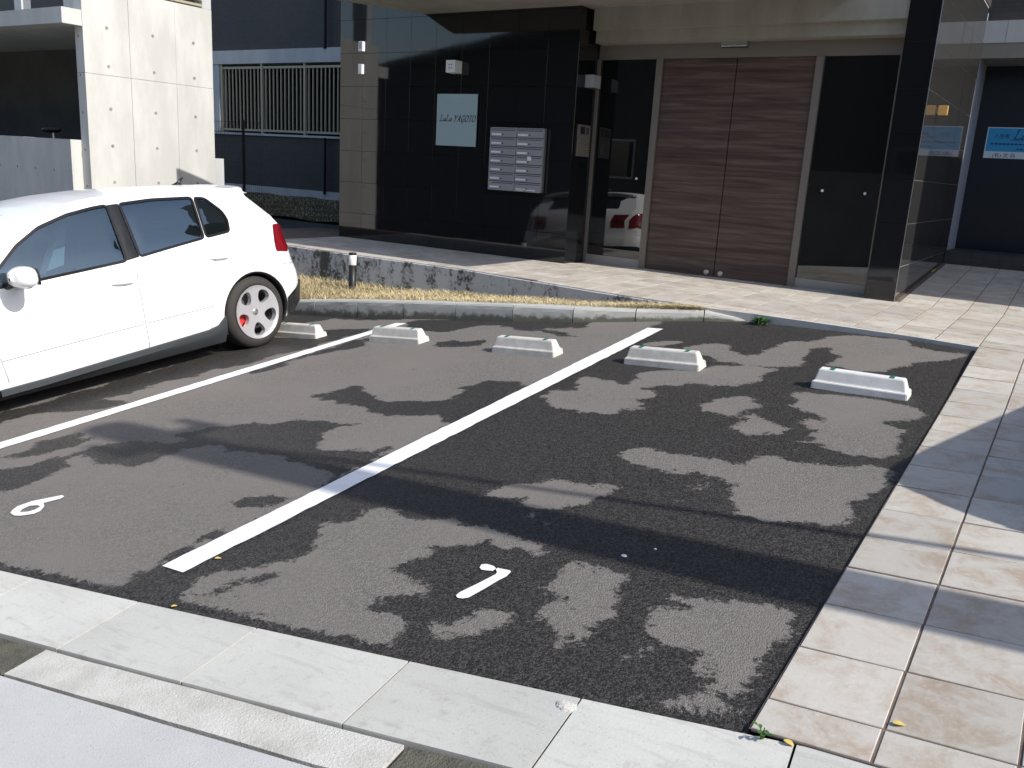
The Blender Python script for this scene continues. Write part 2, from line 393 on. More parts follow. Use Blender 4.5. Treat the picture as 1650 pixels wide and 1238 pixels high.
def inpoly(x, y, poly):
    x = np.asarray(x); y = np.asarray(y); r = np.zeros(x.shape, bool); n = len(poly)
    for i in range(n):
        x0, y0 = poly[i]; x1, y1 = poly[(i+1) % n]
        c = ((y0 > y) != (y1 > y)) & (x < (x1-x0)*(y-y0)/((y1-y0) if y1 != y0 else 1e-9)+x0)
        r ^= c
    return r
def cdt(outer, holes=(), step=None, extra=()):
    """triangulate a flat outline with holes; returns 2D points and triangles"""
    vs = []; es = []
    for lp in [outer]+list(holes):
        b0 = len(vs); vs += [Vector(p) for p in lp]; es += [(b0+i, b0+(i+1) % len(lp)) for i in range(len(lp))]
    if step:
        xs = [p[0] for p in outer]; ys = [p[1] for p in outer]
        gx, gy = np.meshgrid(np.arange(min(xs), max(xs), step), np.arange(min(ys), max(ys), step))
        gx = gx.ravel()+step*.13; gy = gy.ravel()+step*.17
        ok = inpoly(gx, gy, outer)
        for h in holes: ok &= ~inpoly(gx, gy, h)
        P = np.array([tuple(p) for lp in [outer]+list(holes) for p in dens(lp, step*.5)])
        for x, y in zip(gx[ok], gy[ok]):
            if np.min((P[:, 0]-x)**2+(P[:, 1]-y)**2) > (step*.42)**2: vs.append(Vector((x, y)))
    r = delaunay_2d_cdt(vs, es, [], 0, 1e-7)
    V = [tuple(p) for p in r[0]]; F = []
    for f in r[2]:
        c = np.mean([V[i] for i in f], axis=0)
        if inpoly(c[0], c[1], outer) and not any(inpoly(c[0], c[1], h) for h in holes): F.append(tuple(f))
    return V, F
def dens(lp, step, closed=True):
    out = []; n = len(lp)
    for i in range(n if closed else n-1):
        a = np.array(lp[i], float); b = np.array(lp[(i+1) % n], float); k = max(1, int(np.linalg.norm(b-a)/step))
        for j in range(k): out.append(tuple(a+(b-a)*j/k))
    if not closed: out.append(tuple(lp[-1]))
    return out
def rounded(lp, r=.03, n=4):
    """round the corners of a closed outline"""
    out = []; m_ = len(lp)
    for i in range(m_):
        p = np.array(lp[i], float); a = np.array(lp[i-1], float); b = np.array(lp[(i+1) % m_], float)
        da = a-p; db = b-p; la = np.linalg.norm(da); lb = np.linalg.norm(db); rr = min(r, la*.45, lb*.45)
        s = p+da/la*rr; e = p+db/lb*rr
        for j in range(n+1):
            t = j/n; out.append(tuple((1-t)**2*s+2*t*(1-t)*p+t*t*e))
    return out

# ================================================================== THE SETTING
def strip_mesh(name, xs, ys, zf, mat, parent=None, smooth=True):
    """grid sheet; ys(x) may depend on x (callable list)"""
    V = []; nx = len(xs); ny = len(ys(xs[0]))
    for x in xs:
        for y in ys(x): V.append((x, y, float(zf(x, y))))
    F = [(i*ny+j, (i+1)*ny+j, (i+1)*ny+j+1, i*ny+j+1) for i in range(nx-1) for j in range(ny-1)]
    return meshobj(name, V, F, mat, parent, smooth)

# far ground
def far_z(x, y):
    return float(gz(x, y))-.25-.02*max(0, -x-10)
o = strip_mesh('ground', list(np.concatenate([[-400, -120, -60, -30], np.arange(-20, 21, 2), [30, 60, 120, 400]])),
               lambda x: list(np.concatenate([[-400, -120, -60, -30], np.arange(-20, 5, 2.), [6.2, 30, 120, 400]])), far_z, 'earth')
tag(o, kind='structure')

yF = lambda x: 2.016+.126*(x+.504)                       # street edge of the asphalt
KX = [-9.6, -8.98, -8.38, -7.78, -7.18, -6.58, -5.98, -5.38, -4.77, -4.15, -3.58, -3.07, -2.55, -2.17]
kerb_y = lerp_tab([(-10, 6.42), (-5.4, 6.42), (-4.77, 6.43), (-4.15, 6.45), (-3.58, 6.53), (-3.07, 6.70), (-2.55, 6.92), (-2.17, 7.03), (-1.0, 7.0), (-.509, 6.93)])
kerb_z = lerp_tab([(-9.6, -.74), (-7.8, -.55), (-6.82, -.425), (-6.18, -.339), (-5.3, -.239), (-4.15, -.121), (-3.6, -.081), (-3.1, -.05), (-2.56, -.013), (-2.17, -.052)])
walk_y = lerp_tab([(-10.2, 7.33), (-8, 7.33), (-7, 7.29), (-6.1, 7.31), (-5.3, 7.31), (-4.5, 7.20), (-3.7, 7.07), (-3.07, 7.01), (-2.53, 7.02), (-2.17, 7.05), (-1.0, 7.02), (-.509, 6.95), (3, 6.95)])

# ---- damp patches, one taking in part of the cast shadow band, read off the photograph (pixels -> ground)
def q(ox, oy, s, pts): return [(ox+a/s, oy+b/s) for a, b in pts]
WET_SHADEP = [q(0, 560, 3.3, [(0, 650), (120, 620), (260, 590), (380, 570), (480, 535), (620, 500), (700, 490), (860, 520), (960, 510), (1010, 490), (930, 480), (990, 450), (1080, 435), (1210, 415), (1430, 410), (1600, 390), (1650, 395), (1650, 560), (1560, 590), (1480, 575), (1380, 580), (1360, 560), (1160, 540), (1150, 510), (1000, 520), (900, 560), (780, 615), (600, 620), (560, 600), (575, 575), (450, 570), (370, 625), (280, 655), (190, 700), (60, 755), (-200, 790), (-200, 660)]),
        q(0, 560, 3.3, [(40, 580), (230, 510), (400, 455), (480, 465), (460, 500), (300, 540), (120, 580)]),
        q(0, 560, 3.3, [(1250, 800), (1380, 775), (1500, 790), (1540, 800), (1420, 850), (1280, 845)]),
        q(0, 560, 3.3, [(-300, 500), (80, 385), (260, 345), (480, 335), (700, 300), (600, 275), (460, 290), (700, 240), (830, 195), (1100, 135), (1400, 60), (1700, -60), (1400, -60), (900, 100), (400, 240), (-300, 420)]),
        q(0, 560, 3.3, [(480, 1200), (540, 1160), (600, 1170), (520, 1210)]),
        q(0, 560, 3.3, [(660, 1225), (860, 1165), (980, 1205), (900, 1260), (700, 1270)]),
        q(0, 560, 3.3, [(850, 1165), (940, 1065), (1200, 945), (1260, 930), (1000, 1110)]),
        q(0, 560, 3.3, [(910, 735), (1050, 683), (1060, 692), (950, 735)]), q(0, 560, 3.3, [(1165, 668), (1210, 648), (1215, 668)]),
        q(0, 560, 3.3, [(440, 645), (540, 625), (545, 632), (480, 648)]), q(0, 560, 3.3, [(-60, 1085), (40, 1080), (50, 1100), (-60, 1110)]),
        q(450, 500, 3.3, [(160, 440), (240, 440), (400, 395), (440, 410), (430, 435), (520, 455), (560, 480), (820, 490), (900, 490), (930, 440), (1000, 410), (1130, 370), (1330, 378), (1330, 400), (940, 585), (760, 550), (560, 560), (470, 540), (450, 510), (340, 500), (270, 470)]),
        q(450, 500, 3.3, [(-30, 600), (120, 585), (200, 590), (330, 600), (450, 605), (300, 625), (260, 640), (210, 680), (260, 720), (180, 740), (400, 760), (540, 745), (650, 715), (480, 810), (270, 910), (180, 860), (120, 800), (-30, 760)]),  # lower part is the cast shadow band, painted in as damp
        q(450, 500, 3.3, [(320, 690), (380, 670), (420, 680), (360, 700)]), q(450, 500, 3.3, [(690, 315), (770, 305), (740, 322)]),
        q(450, 500, 3.3, [(700, 60), (1000, 45), (1650, 50), (1650, 90), (1500, 95), (1350, 105), (1640, 130), (1540, 138), (1310, 112), (1200, 85), (1080, 80), (930, 105), (830, 120), (780, 110), (700, 100), (640, 90)]),
        q(450, 500, 3.3, [(-200, 20), (0, 10), (250, 20), (700, 40), (640, 60), (520, 50), (340, 45), (180, 60), (60, 100), (-200, 110)]),
        q(450, 500, 3.3, [(810, 160), (1000, 165), (1130, 150), (1060, 190), (900, 200), (830, 190)]),
        q(450, 500, 3.3, [(-160, 330), (200, 220), (400, 150), (470, 160), (470, 192), (350, 212), (180, 240), (60, 285), (-100, 340)]),
        q(450, 500, 3.3, [(160, 110), (440, 100), (480, 115), (300, 150), (100, 215), (-60, 250), (-60, 180)])]
DRYP = [q(900, 500, 4.125, [(520, 430), (650, 395), (930, 405), (1010, 370), (1340, 385), (1500, 400), (1370, 415), (1370, 460), (1310, 490), (1000, 500), (940, 485), (800, 495), (600, 515), (400, 520), (500, 470)]),
        q(900, 500, 4.125, [(110, 450), (260, 440), (400, 470), (600, 545), (670, 565), (540, 605), (640, 635), (560, 660), (400, 660), (440, 685), (330, 705), (200, 700), (140, 660), (0, 655), (-60, 640), (0, 540), (150, 530)]),
        q(900, 500, 4.125, [(890, 235), (960, 210), (1080, 225), (1150, 260), (1090, 270), (1250, 300), (1400, 290), (1440, 260), (1380, 250), (1430, 220), (1560, 215), (1660, 220), (1660, 290), (1540, 320), (1610, 350), (1550, 380), (1240, 355), (1050, 342), (1000, 320), (960, 285), (880, 275)]),
        q(900, 500, 4.125, [(570, 210), (700, 195), (850, 215), (760, 238), (600, 242)]),
        q(900, 500, 4.125, [(950, 645), (1050, 600), (1130, 575), (1240, 580), (1330, 605), (1290, 635), (1210, 660), (1140, 710), (1020, 690), (1000, 660)]),
        q(900, 500, 4.125, [(1160, 760), (1260, 735), (1200, 700), (1320, 670), (1370, 700), (1490, 735), (1480, 780), (1440, 830), (1340, 830), (1190, 835), (1210, 800), (1170, 770)]),
        [(1016, 734), (1031, 724), (1050, 724), (1070, 735), (1094, 739), (1101, 731.5), (1123, 733), (1125, 740), (1154.5, 742), (1171.5, 735), (1186, 742), (1210, 750), (1215, 743), (1292, 743), (1345, 745), (1408, 754), (1423, 762), (1418, 770), (1428, 787), (1401, 804), (1385, 815), (1376, 843), (1339, 849), (1285, 835), (1233, 837), (1209, 828), (1182, 814), (1203, 798), (1212, 782), (1191, 770), (1166, 760), (1155, 769), (1142, 769), (1123, 760.5), (1074.5, 763), (1060, 754.5), (1040, 753), (1038, 745)],
        [(1113, 788), (1130, 775), (1150, 772), (1167, 778), (1158, 790), (1130, 794)], [(1091, 820), (1112, 808), (1133, 810), (1118, 820)],
        q(600, 760, 4.125, [(690, 145), (770, 85), (860, 80), (930, 110), (1110, 70), (1160, 50), (1300, 60), (1370, 90), (1480, 70), (1590, 130), (1500, 155), (1380, 170), (1270, 200), (1300, 240), (1180, 245), (1130, 260), (1000, 245), (920, 215), (940, 180), (870, 165)]),
        q(600, 760, 4.125, [(980, 340), (1060, 290), (1190, 320), (1080, 360)]),
        [(624, 822), (585, 825), (573, 847), (521, 851), (503, 865), (485, 883), (467, 901), (412, 912), (373, 928), (364, 922), (306, 928), (288, 950), (288, 974), (351, 996), (442, 1011), (518, 1028), (624, 1050), (636, 1039), (648, 1007), (614.5, 1002), (607, 990), (614.5, 973), (668, 968), (697, 968), (663, 954), (641, 939), (641, 927), (619, 922), (636, 905), (663, 905), (697, 898), (699, 891), (709, 876), (741, 876), (750, 881), (770, 874), (784, 869), (789, 884), (801, 893), (811, 881), (828, 884), (833, 893), (857, 903), (881, 896), (893, 884), (867, 871.5), (833, 867), (794, 857), (755, 850), (731, 833), (716, 838), (661, 830)],
        q(600, 760, 4.125, [(400, 1100), (430, 1000), (540, 950), (700, 920), (880, 930), (920, 990), (830, 1080), (680, 1070), (540, 1110)]),
        q(600, 760, 4.125, [(1020, 780), (1140, 740), (1220, 690), (1200, 660), (1300, 600)])+[(933, 904), (948, 919), (991, 922), (1006, 946), (988, 973), (979, 988), (951.5, 997.5), (967, 1013), (945, 1025)]+q(600, 760, 4.125, [(1280, 1130), (1170, 1020), (1170, 960), (1240, 900), (1220, 850), (1080, 830)]),
        q(900, 740, 3.3, [(410, 800), (500, 780), (620, 760), (780, 750), (870, 725), (960, 730), (1060, 760), (1200, 830), (1290, 845), (1300, 870), (1120, 970), (1060, 1030), (1050, 1130), (1020, 1238), (800, 1260), (800, 1150), (720, 1040), (580, 1000), (440, 960), (400, 880)]),
        q(600, 900, 2.538, [(980, 560), (1250, 545), (1500, 600), (1450, 645), (1100, 600)]),
        q(600, 900, 2.538, [(1000, 400), (1060, 370), (1100, 400), (1040, 440)]),
        q(1200, 520, 4.125, [(160, 140), (430, 130), (560, 90), (760, 75), (1000, 100), (1090, 150), (1240, 170), (1330, 190), (1450, 190), (1530, 200), (1500, 235), (1360, 250), (1050, 260), (1060, 300), (900, 320), (700, 310), (540, 285), (600, 240), (590, 170), (450, 160), (370, 210), (320, 235), (410, 265), (360, 290), (280, 300), (0, 290), (0, 220), (100, 205)]),
        q(1200, 520, 4.125, [(240, 555), (400, 485), (480, 480), (720, 500), (960, 515), (1000, 550), (1140, 600), (1220, 630), (1040, 640), (920, 665), (1040, 715), (1000, 800), (990, 860), (900, 905), (760, 890), (640, 870), (600, 810), (350, 795), (480, 730), (410, 700), (400, 670), (490, 620), (430, 590), (300, 580)]),
        q(1200, 520, 4.125, [(0, 300), (240, 320), (110, 340), (130, 380), (0, 400), (-60, 350)])]
WETH = [q(200, 780, 3.3, [(550, 600), (520, 560), (700, 510), (850, 470), (890, 490), (830, 560), (640, 590)]), q(200, 780, 3.3, [(700, 640), (760, 605), (805, 620), (740, 650)]),
        q(200, 780, 3.3, [(920, 570), (940, 535), (985, 540), (960, 575)]), q(200, 780, 3.3, [(1050, 625), (1075, 605), (1110, 608), (1080, 630)]), q(200, 780, 3.3, [(1295, 215), (1340, 200), (1320, 222)]), q(900, 740, 3.3, [(1395, 185), (1420, 174), (1450, 186), (1420, 196)])]

# ---- parking lot
def build_lot():
    xs = np.concatenate([np.arange(-10.15, -7.2, .15), np.arange(-7.2, -.509, .0225), [-.509]])
    nv = 246; vs = np.linspace(0, 1, nv)
    X = np.repeat(xs, nv).reshape(len(xs), nv)
    f0 = np.array([yF(x)+rng.normal(0, .004) for x in xs]); f1 = np.array([kerb_y(x)+.04 for x in xs])
    Y = f0[:, None]+(f1-f0)[:, None]*vs[None, :]
    Z = gz(X, Y)
    # crumbly street edge
    Z = Z+(vs[None, :] < .012)*rng.normal(-.004, .003, X.shape)
    d0 = (X*AX[0][0]+Y*AX[0][1]+(Z-CAMZ)*AX[0][2]); d1 = (X*AX[1][0]+Y*AX[1][1]+(Z-CAMZ)*AX[1][2]); d2 = (X*AX[2][0]+Y*AX[2][1]+(Z-CAMZ)*AX[2][2])
    PX = 825+FPX*d0/d2; PY = 619-FPX*d1/d2
    def vnoise(sc, seed):
        g = np.random.default_rng(seed).random((400, 400)); u = (X+12)*sc; v = (Y+3)*sc; iu = u.astype(int); iv = v.astype(int); fu = u-iu; fv = v-iv
        fu = fu*fu*(3-2*fu); fv = fv*fv*(3-2*fv); iu %= 399; iv %= 399
        return (g[iu, iv]*(1-fu)*(1-fv)+g[iu+1, iv]*fu*(1-fv)+g[iu, iv+1]*(1-fu)*fv+g[iu+1, iv+1]*fu*fv)-.5
    wx = .10*vnoise(4.5, 1)+.10*vnoise(9, 2)+.085*vnoise(18, 3); wy = .08*vnoise(4.5, 4)+.08*vnoise(9, 5)+.07*vnoise(18, 6)
    Xw, Yw = X+wx, Y+wy; Zw = gz(Xw, Yw)-CAMZ
    dd = Xw*AX[2][0]+Yw*AX[2][1]+Zw*AX[2][2]
    PX = 825+FPX*(Xw*AX[0][0]+Yw*AX[0][1]+Zw*AX[0][2])/dd; PY = 619-FPX*(Xw*AX[1][0]+Yw*AX[1][1]+Zw*AX[1][2])/dd
    wet = (X > -2.87).astype(float)
    for p in WET_SHADEP: wet[inpoly(PX, PY, p)] = 1
    for p in DRYP: wet[inpoly(PX, PY, p)] = 0
    for p in WETH: wet[inpoly(PX, PY, p)] = 1
    wet[(vs[None, :] < .011) & (X > -30)] = 1
    w0 = wet.copy()
    for it in range(30):
        if it == 2: w0 = wet.copy()
        w2 = wet.copy(); w2[1:-1, 1:-1] = (wet[:-2, 1:-1]+wet[2:, 1:-1]+wet[1:-1, :-2]+wet[1:-1, 2:]+2*wet[1:-1, 1:-1])/6; wet = w2
    wet = .5*wet+.5*w0
    V = np.stack([X, Y, Z], -1).reshape(-1, 3); nx = len(xs)
    i, j = np.meshgrid(np.arange(nx-1), np.arange(nv-1), indexing='ij'); a = (i*nv+j).ravel()
    F = np.stack([a, a+nv, a+nv+1, a+1], -1)
    me = bpy.data.meshes.new('parking_lot'); me.vertices.add(len(V)); me.vertices.foreach_set('co', V.ravel())
    me.loops.add(F.size); me.loops.foreach_set('vertex_index', F.ravel().astype(np.int32))
    me.polygons.add(len(F)); me.polygons.foreach_set('loop_start', np.arange(0, F.size, 4, dtype=np.int32))
    me.update(calc_edges=True)
    at = me.attributes.new('wet', 'FLOAT', 'POINT'); at.data.foreach_set('value', wet.ravel().astype(np.float32))
    me.polygons.foreach_set('use_smooth', [True]*len(F)); me.materials.append(MATS['asphalt'])
    o = bpy.data.objects.new('parking_lot', me); COL.objects.link(o); tag(o, kind='structure'); return o
LOT = build_lot()

def paint_line(x0, x1, ya, yb):
    n = 90; V = []; F = []
    for i in range(n+1):
        y = ya+(yb-ya)*i/n; ja = rng.normal(0, .0022); jb = rng.normal(0, .0022)
        for x in (x0+ja, x1+jb):
            V.append((x, y, float(gz(x, y))+.0045))
    F = [(2*i, 2*i+1, 2*i+3, 2*i+2) for i in range(n)]
    return meshobj('painted_line', V, F, 'road_paint', LOT)
paint_line(-2.868, -2.735, 1.965, 6.52); paint_line(-5.30, -5.165, 1.9, 6.22); paint_line(-7.72, -7.585, 1.6, 6.22)
def paint_shape(name, outer, holes=()):
    up = lambda L: [tuple(hit(a, b)[:2]) for a, b in L]
    V, F = cdt(up(outer), [up(h) for h in holes])
    b = [(x, y, float(gz(x, y))+.005) for x, y in V]
    return meshobj(name, b, F, 'road_paint', LOT)
seven1 = q(600, 760, 4.125, [(712, 645), (725, 625), (760, 622), (805, 635), (822, 652), (800, 668), (760, 665), (725, 660)])
seven2 = q(600, 760, 4.125, [(830, 648), (915, 665), (920, 675), (890, 705), (840, 730), (740, 790), (640, 845), (600, 852), (565, 847), (555, 832), (580, 810), (700, 752), (820, 690), (829, 676), (820, 660)])
o = paint_shape('painted_numeral', seven1); o = paint_shape('painted_numeral', seven2); o['label'] = 'white painted numeral 7'
six = q(0, 560, 3.3, [(55, 885), (66, 870), (92, 850), (170, 822), (330, 790), (342, 797), (325, 808), (232, 832), (236, 850), (215, 875), (180, 890), (110, 900), (75, 899)])
sixh = q(0, 560, 3.3, [(105, 881), (118, 866), (158, 847), (200, 844), (214, 850), (190, 866), (150, 878)])
o = paint_shape('painted_numeral', six, [sixh]); o['label'] = 'white painted numeral 6'

# ---- street gutter: pre-cast slabs, rough channel, concrete road
GUT = strip_mesh('street_gutter', list(np.arange(-14, 10.1, .25)), lambda x: [yF(x)-.62, yF(x)-.30, yF(x)-.02, yF(x)+.06], lambda x, y: float(gz(x, y))-.05, 'joint_dirt')
tag(GUT, kind='structure')
def slab(name, x0, x1, d0, d1, mat, gap=.0035, th=.08, lift=0., skew=.10, parent=GUT, rag=.0):
    """slab between offsets d0<d1 measured from the asphalt edge towards the street"""
    nx, ny = 8, 5; top = []
    for i in range(nx+1):
        for j in range(ny+1):
            u = i/nx; w = j/ny; dd = d0+(d1-d0)*w
            x = x0+gap+(x1-x0-2*gap)*u + skew*dd; y = yF(x)-dd
            e = (rng.normal(0, rag) if rag and (j in (0, ny)) else 0)
            top.append((x, y+e, float(gz(x, y))+lift))
    n = len(top); bot = [(a, b, c-th) for a, b, c in top]; idx = lambda i, j: i*(ny+1)+j
    F = [(idx(i, j), idx(i, j+1), idx(i+1, j+1), idx(i+1, j)) for i in range(nx) for j in range(ny)]
    ring = [idx(i, 0) for i in range(nx)]+[idx(nx, j) for j in range(ny)]+[idx(i, ny) for i in range(nx, 0, -1)]+[idx(0, j) for j in range(ny, 0, -1)]
    F += [(ring[k], ring[(k+1) % len(ring)], n+ring[(k+1) % len(ring)], n+ring[k]) for k in range(len(ring))]
    return meshobj(name, top+bot, F, mat, parent)
SX = [-9.07, -8.49, -7.91, -7.33, -6.75, -6.17, -5.59, -5.01, -4.43, -3.85, -3.265, -2.69, -2.125, -1.52, -.955, -.385, .2, .78, 1.36, 1.94, 2.5]
for a, b in zip(SX[:-1], SX[1:]): slab('gutter_slab', a, b, .004, .335, 'gutter_concrete', lift=.004)
for a, b, mt in ((-9, -5.6, 'mossy_gutter'), (-5.6, -4.1, 'rough_concrete'), (-4.1, -2.745, 'mossy_gutter'), (-2.745, -1.305, 'rough_concrete'), (-1.305, .4, 'mossy_gutter'), (.4, 2.4, 'rough_concrete')):
    slab('gutter_channel', a, b, .342, .487, mt, lift=-.006, gap=.008, rag=.003)
o = strip_mesh('road', list(np.arange(-40, 20.1, .5)), lambda x: [-9.5, -6, -4, -2.5, -1.5, -.8, -.2, .3, yF(np.clip(x, -14, 10))-.75, yF(np.clip(x, -14, 10))-.512], lambda x, y: float(gz(x, y))+.002, 'road_concrete')
tag(o, kind='structure')

# ---- tiled floors -------------------------------------------------------------
def tile_mesh(w, d, t=.012, c=.0018):
    x0, x1, y0, y1 = -w/2, w/2, -d/2, d/2
    v = [(x0, y0, -t), (x1, y0, -t), (x1, y1, -t), (x0, y1, -t), (x0, y0, -c), (x1, y0, -c), (x1, y1, -c), (x0, y1, -c),
         (x0+c, y0+c, 0), (x1-c, y0+c, 0), (x1-c, y1-c, 0), (x0+c, y1-c, 0)]
    f = [(8, 9, 10, 11)]
    for a in (0, 4):
        for i in range(4): f.append((a+i, a+(i+1) % 4, a+4+(i+1) % 4, a+4+i))
    me = bpy.data.meshes.new('tile'); me.from_pydata(v, [], f); me.materials.append(MATS['floor_tile']); return me
TP, G = .297, .007
TILE = tile_mesh(TP-G, TP-G); HALF = tile_mesh(TP-G, .15-G)
def put_tile(parent, me, cx, cy, zf):
    e = .1; z = zf(cx, cy)+rng.normal(0, .0006); sx = (zf(cx+e, cy)-zf(cx-e, cy))/(2*e); sy = (zf(cx, cy+e)-zf(cx, cy-e))/(2*e)
    o = bpy.data.objects.new('tile', me); COL.objects.link(o); o.parent = parent
    o.location = (cx, cy, z); o.rotation_euler = (math.atan(sy)+rng.normal(0, .0015), -math.atan(sx)+rng.normal(0, .0015), 0)
    return o
def gzf(x, y):
    t = min(1, max(0, (y-5.2)/1.7)); t = t*t*(3-2*t)
    return float(gz(x, y))+.012-t*float(gz(x, 6.93))
X0 = -.505
sA = strip_mesh('tiled_drive', list(np.arange(X0, 4.2, .3)), lambda x: list(np.linspace(2.03, 6.94, 18)), lambda x, y: gzf(x, y)-.0032, 'grout'); tag(sA, kind='structure')
for i in range(5):
    cx = X0+TP*(i+.5)
    put_tile(sA, HALF, cx, 2.105, gzf)
    for k in range(16): put_tile(sA, TILE, cx, 2.18+TP*(k+.5), gzf)
# drive border plinth under the tile edge
bd = MB()
for k in range(16):
    y0, y1 = 2.03+k*.307, 2.03+(k+1)*.307
    z0, z1 = gzf(X0, y0), gzf(X0, y1)
    bd.add([(X0-.003, y0, z0-.010), (X0-.003, y1, z1-.010), (X0-.003, y1, z1-.1), (X0-.003, y0, z0-.1)], [(0, 1, 2, 3)])
bd.build('edge_strip', 'grout', sA)

# walkway in front of the doors: level, its street edge runs skew
WX = list(np.arange(-9.8, 3.5, .1))
sB = strip_mesh('entrance_walkway', WX, lambda x: list(np.linspace(walk_y(x)+.004, 9.6, 8)), lambda x, y: .0088, 'grout'); tag(sB, kind='structure')
YB = 6.945
def walk_tile(i, k):
    xl, xr = X0+TP*i+G/2, X0+TP*(i+1)-G/2; yb, yt = YB+TP*k+G/2, YB+TP*(k+1)-G/2
    a, b = walk_y(xl)+.004, walk_y(xr)+.004
    if a <= yb and b <= yb: put_tile(sB, TILE, (xl+xr)/2, (yb+yt)/2, lambda x, y: .012); return
    if a >= yt-.02 or b >= yt-.02: return
    ya, yb2 = max(yb, a), max(yb, b); c = .003
    v = [(xl, ya, 0), (xr, yb2, 0), (xr, yt, 0), (xl, yt, 0), (xl, ya, .009), (xr, yb2, .009), (xr, yt, .009), (xl, yt, .009), (xl+c, ya+c, .012), (xr-c, yb2+c, .012), (xr-c, yt-c, .012), (xl+c, yt-c, .012)]
    f = [(8, 9, 10, 11)]+[(s+j, s+(j+1) % 4, s+4+(j+1) % 4, s+4+j) for s in (0, 4) for j in range(4)]
    meshobj('tile', v, f, 'floor_tile', sB)
for i in range(-27, 4):
    for k in range(8):
        x = X0+TP*(i+.5); y = YB+TP*(k+.5)
        if x < -8.75 or y > 9.42: continue
        if x < -5.0 and y > 8.95: continue
        if x > -1.45 and y > 9.03: continue
        walk_tile(i, k)
ed = MB(); exs = list(np.arange(-2.62, -.5, .15))+[-.502]
for a, b in zip(exs[:-1], exs[1:]):
    ya, yb = walk_y(a), walk_y(b)
    ed.add([(a, ya-.014, float(gz(a, ya))-.1), (b, yb-.014, float(gz(b, yb))-.1), (b, yb-.014, .006), (a, ya-.014, .006), (a, ya+.006, .0095), (b, yb+.006, .0095)], [(0, 1, 2, 3), (3, 2, 5, 4)])
ed.build('edge_strip', 'gutter_concrete', sB)
# recess at the right: floor climbs to a dark step
rz = lambda x, y: .012+max(0, y-9.03)*.0655
sC = strip_mesh('recess_floor', [-1.437, .3, 4.0], lambda x: list(np.linspace(9.02, 12.1, 8)), lambda x, y: rz(x, y)-.0032, 'grout'); tag(sC, kind='structure')
for i in range(-3, 7):
    for k in range(7, 18):
        cx, cy = X0+TP*(i+.5), YB+TP*(k+.5)
        if cy > 12.05 or cx > 1.6: continue
        put_tile(sC, TILE, cx, cy, rz)

# ---- kerb stones
KB = MB().box(-9.6, -9.5, 6.5, 6.51, -1.2, -1.1)
kerb = empty('kerb', (-4, 6.5, -.3)); tag(kerb, kind='structure')
def kerb_stone(x0, x1):
    W = .13; n = 6; V = []; low = []
    for i in range(n+1):
        x = x0+.004+(x1-x0-.008)*i/n; y = kerb_y(x); zt = kerb_z(x); zb = float(gz(x, y))-.06; s = (kerb_y(x+.05)-kerb_y(x-.05))/.1
        nx_, ny_ = -s/math.hypot(1, s), 1/math.hypot(1, s)
        prof = [(0.0, zb), (0.004, zb+.06), (.008, zt-.05), (.012, zt-.022), (.022, zt-.006), (.040, zt), (W, zt+.002), (W, zb)]
        zg = zb+.06; hh = max(.02, zt-zg)
        for d, z in prof:
            j = rng.normal(0, .0012)
            V.append((x-4*0+nx_*d, y+ny_*d+j, z)); low.append(max(0, min(1, 1-(z-zg)/(hh*.8))))
    k = 8; F = [(i*k+j, (i+1)*k+j, (i+1)*k+j+1, i*k+j+1) for i in range(n) for j in range(k-1)]
    F += [tuple(range(k-1, -1, -1)), tuple(n*k+j for j in range(k))]
    V = [(a+4, b-6.5, c+.3) for a, b, c in V]
    o = meshobj('kerb_stone', V, F, 'kerb_concrete', kerb)
    at = o.data.attributes.new('low', 'FLOAT', 'POINT'); at.data.foreach_set('value', np.array(low, np.float32))
for a, b in zip(KX[:-1], KX[1:]): kerb_stone(a, b)

# ---- retaining wall under the walkway, verge with dry grass
rw = MB(); xs = list(np.arange(-10.15, -2.2, .15))
for a, b in zip(xs[:-1], xs[1:]):
    ya, yb = walk_y(a)-.012, walk_y(b)-.012
    rw.add([(a, ya, -1.0), (b, yb, -1.0), (b, yb, -.004), (a, ya, -.004), (a, ya+.02, .004), (b, yb+.02, .004)], [(0, 1, 2, 3), (3, 2, 5, 4)])
o = rw.build('retaining_wall', 'stained_concrete'); tag(o, 'low concrete wall with black algae stains under the tiled walkway', 'retaining wall')
grass_z = lerp_tab([(-10, -.50), (-7.65, -.355), (-6.86, -.325), (-6.2, -.305), (-5.29, -.25), (-4.46, -.19), (-3.71, -.125), (-3.06, -.06), (-2.5, -.03)])
def verge_z(x, y):
    a, b = kerb_y(x)+.12, walk_y(x); t = min(1, max(0, (y-a)/max(.03, b-a)))
    return (kerb_z(x)-.012)*(1-t)+grass_z(x)*t
vx = list(np.arange(-10.1, -2.5, .1))
o = strip_mesh('verge', vx, lambda x: list(np.linspace(kerb_y(x)+.10, max(kerb_y(x)+.11, walk_y(x)), 8)), lambda x, y: verge_z(x, y)+.008*math.sin(x*31+y*17)*math.sin(y*23-x*9), 'soil'); tag(o, kind='structure')
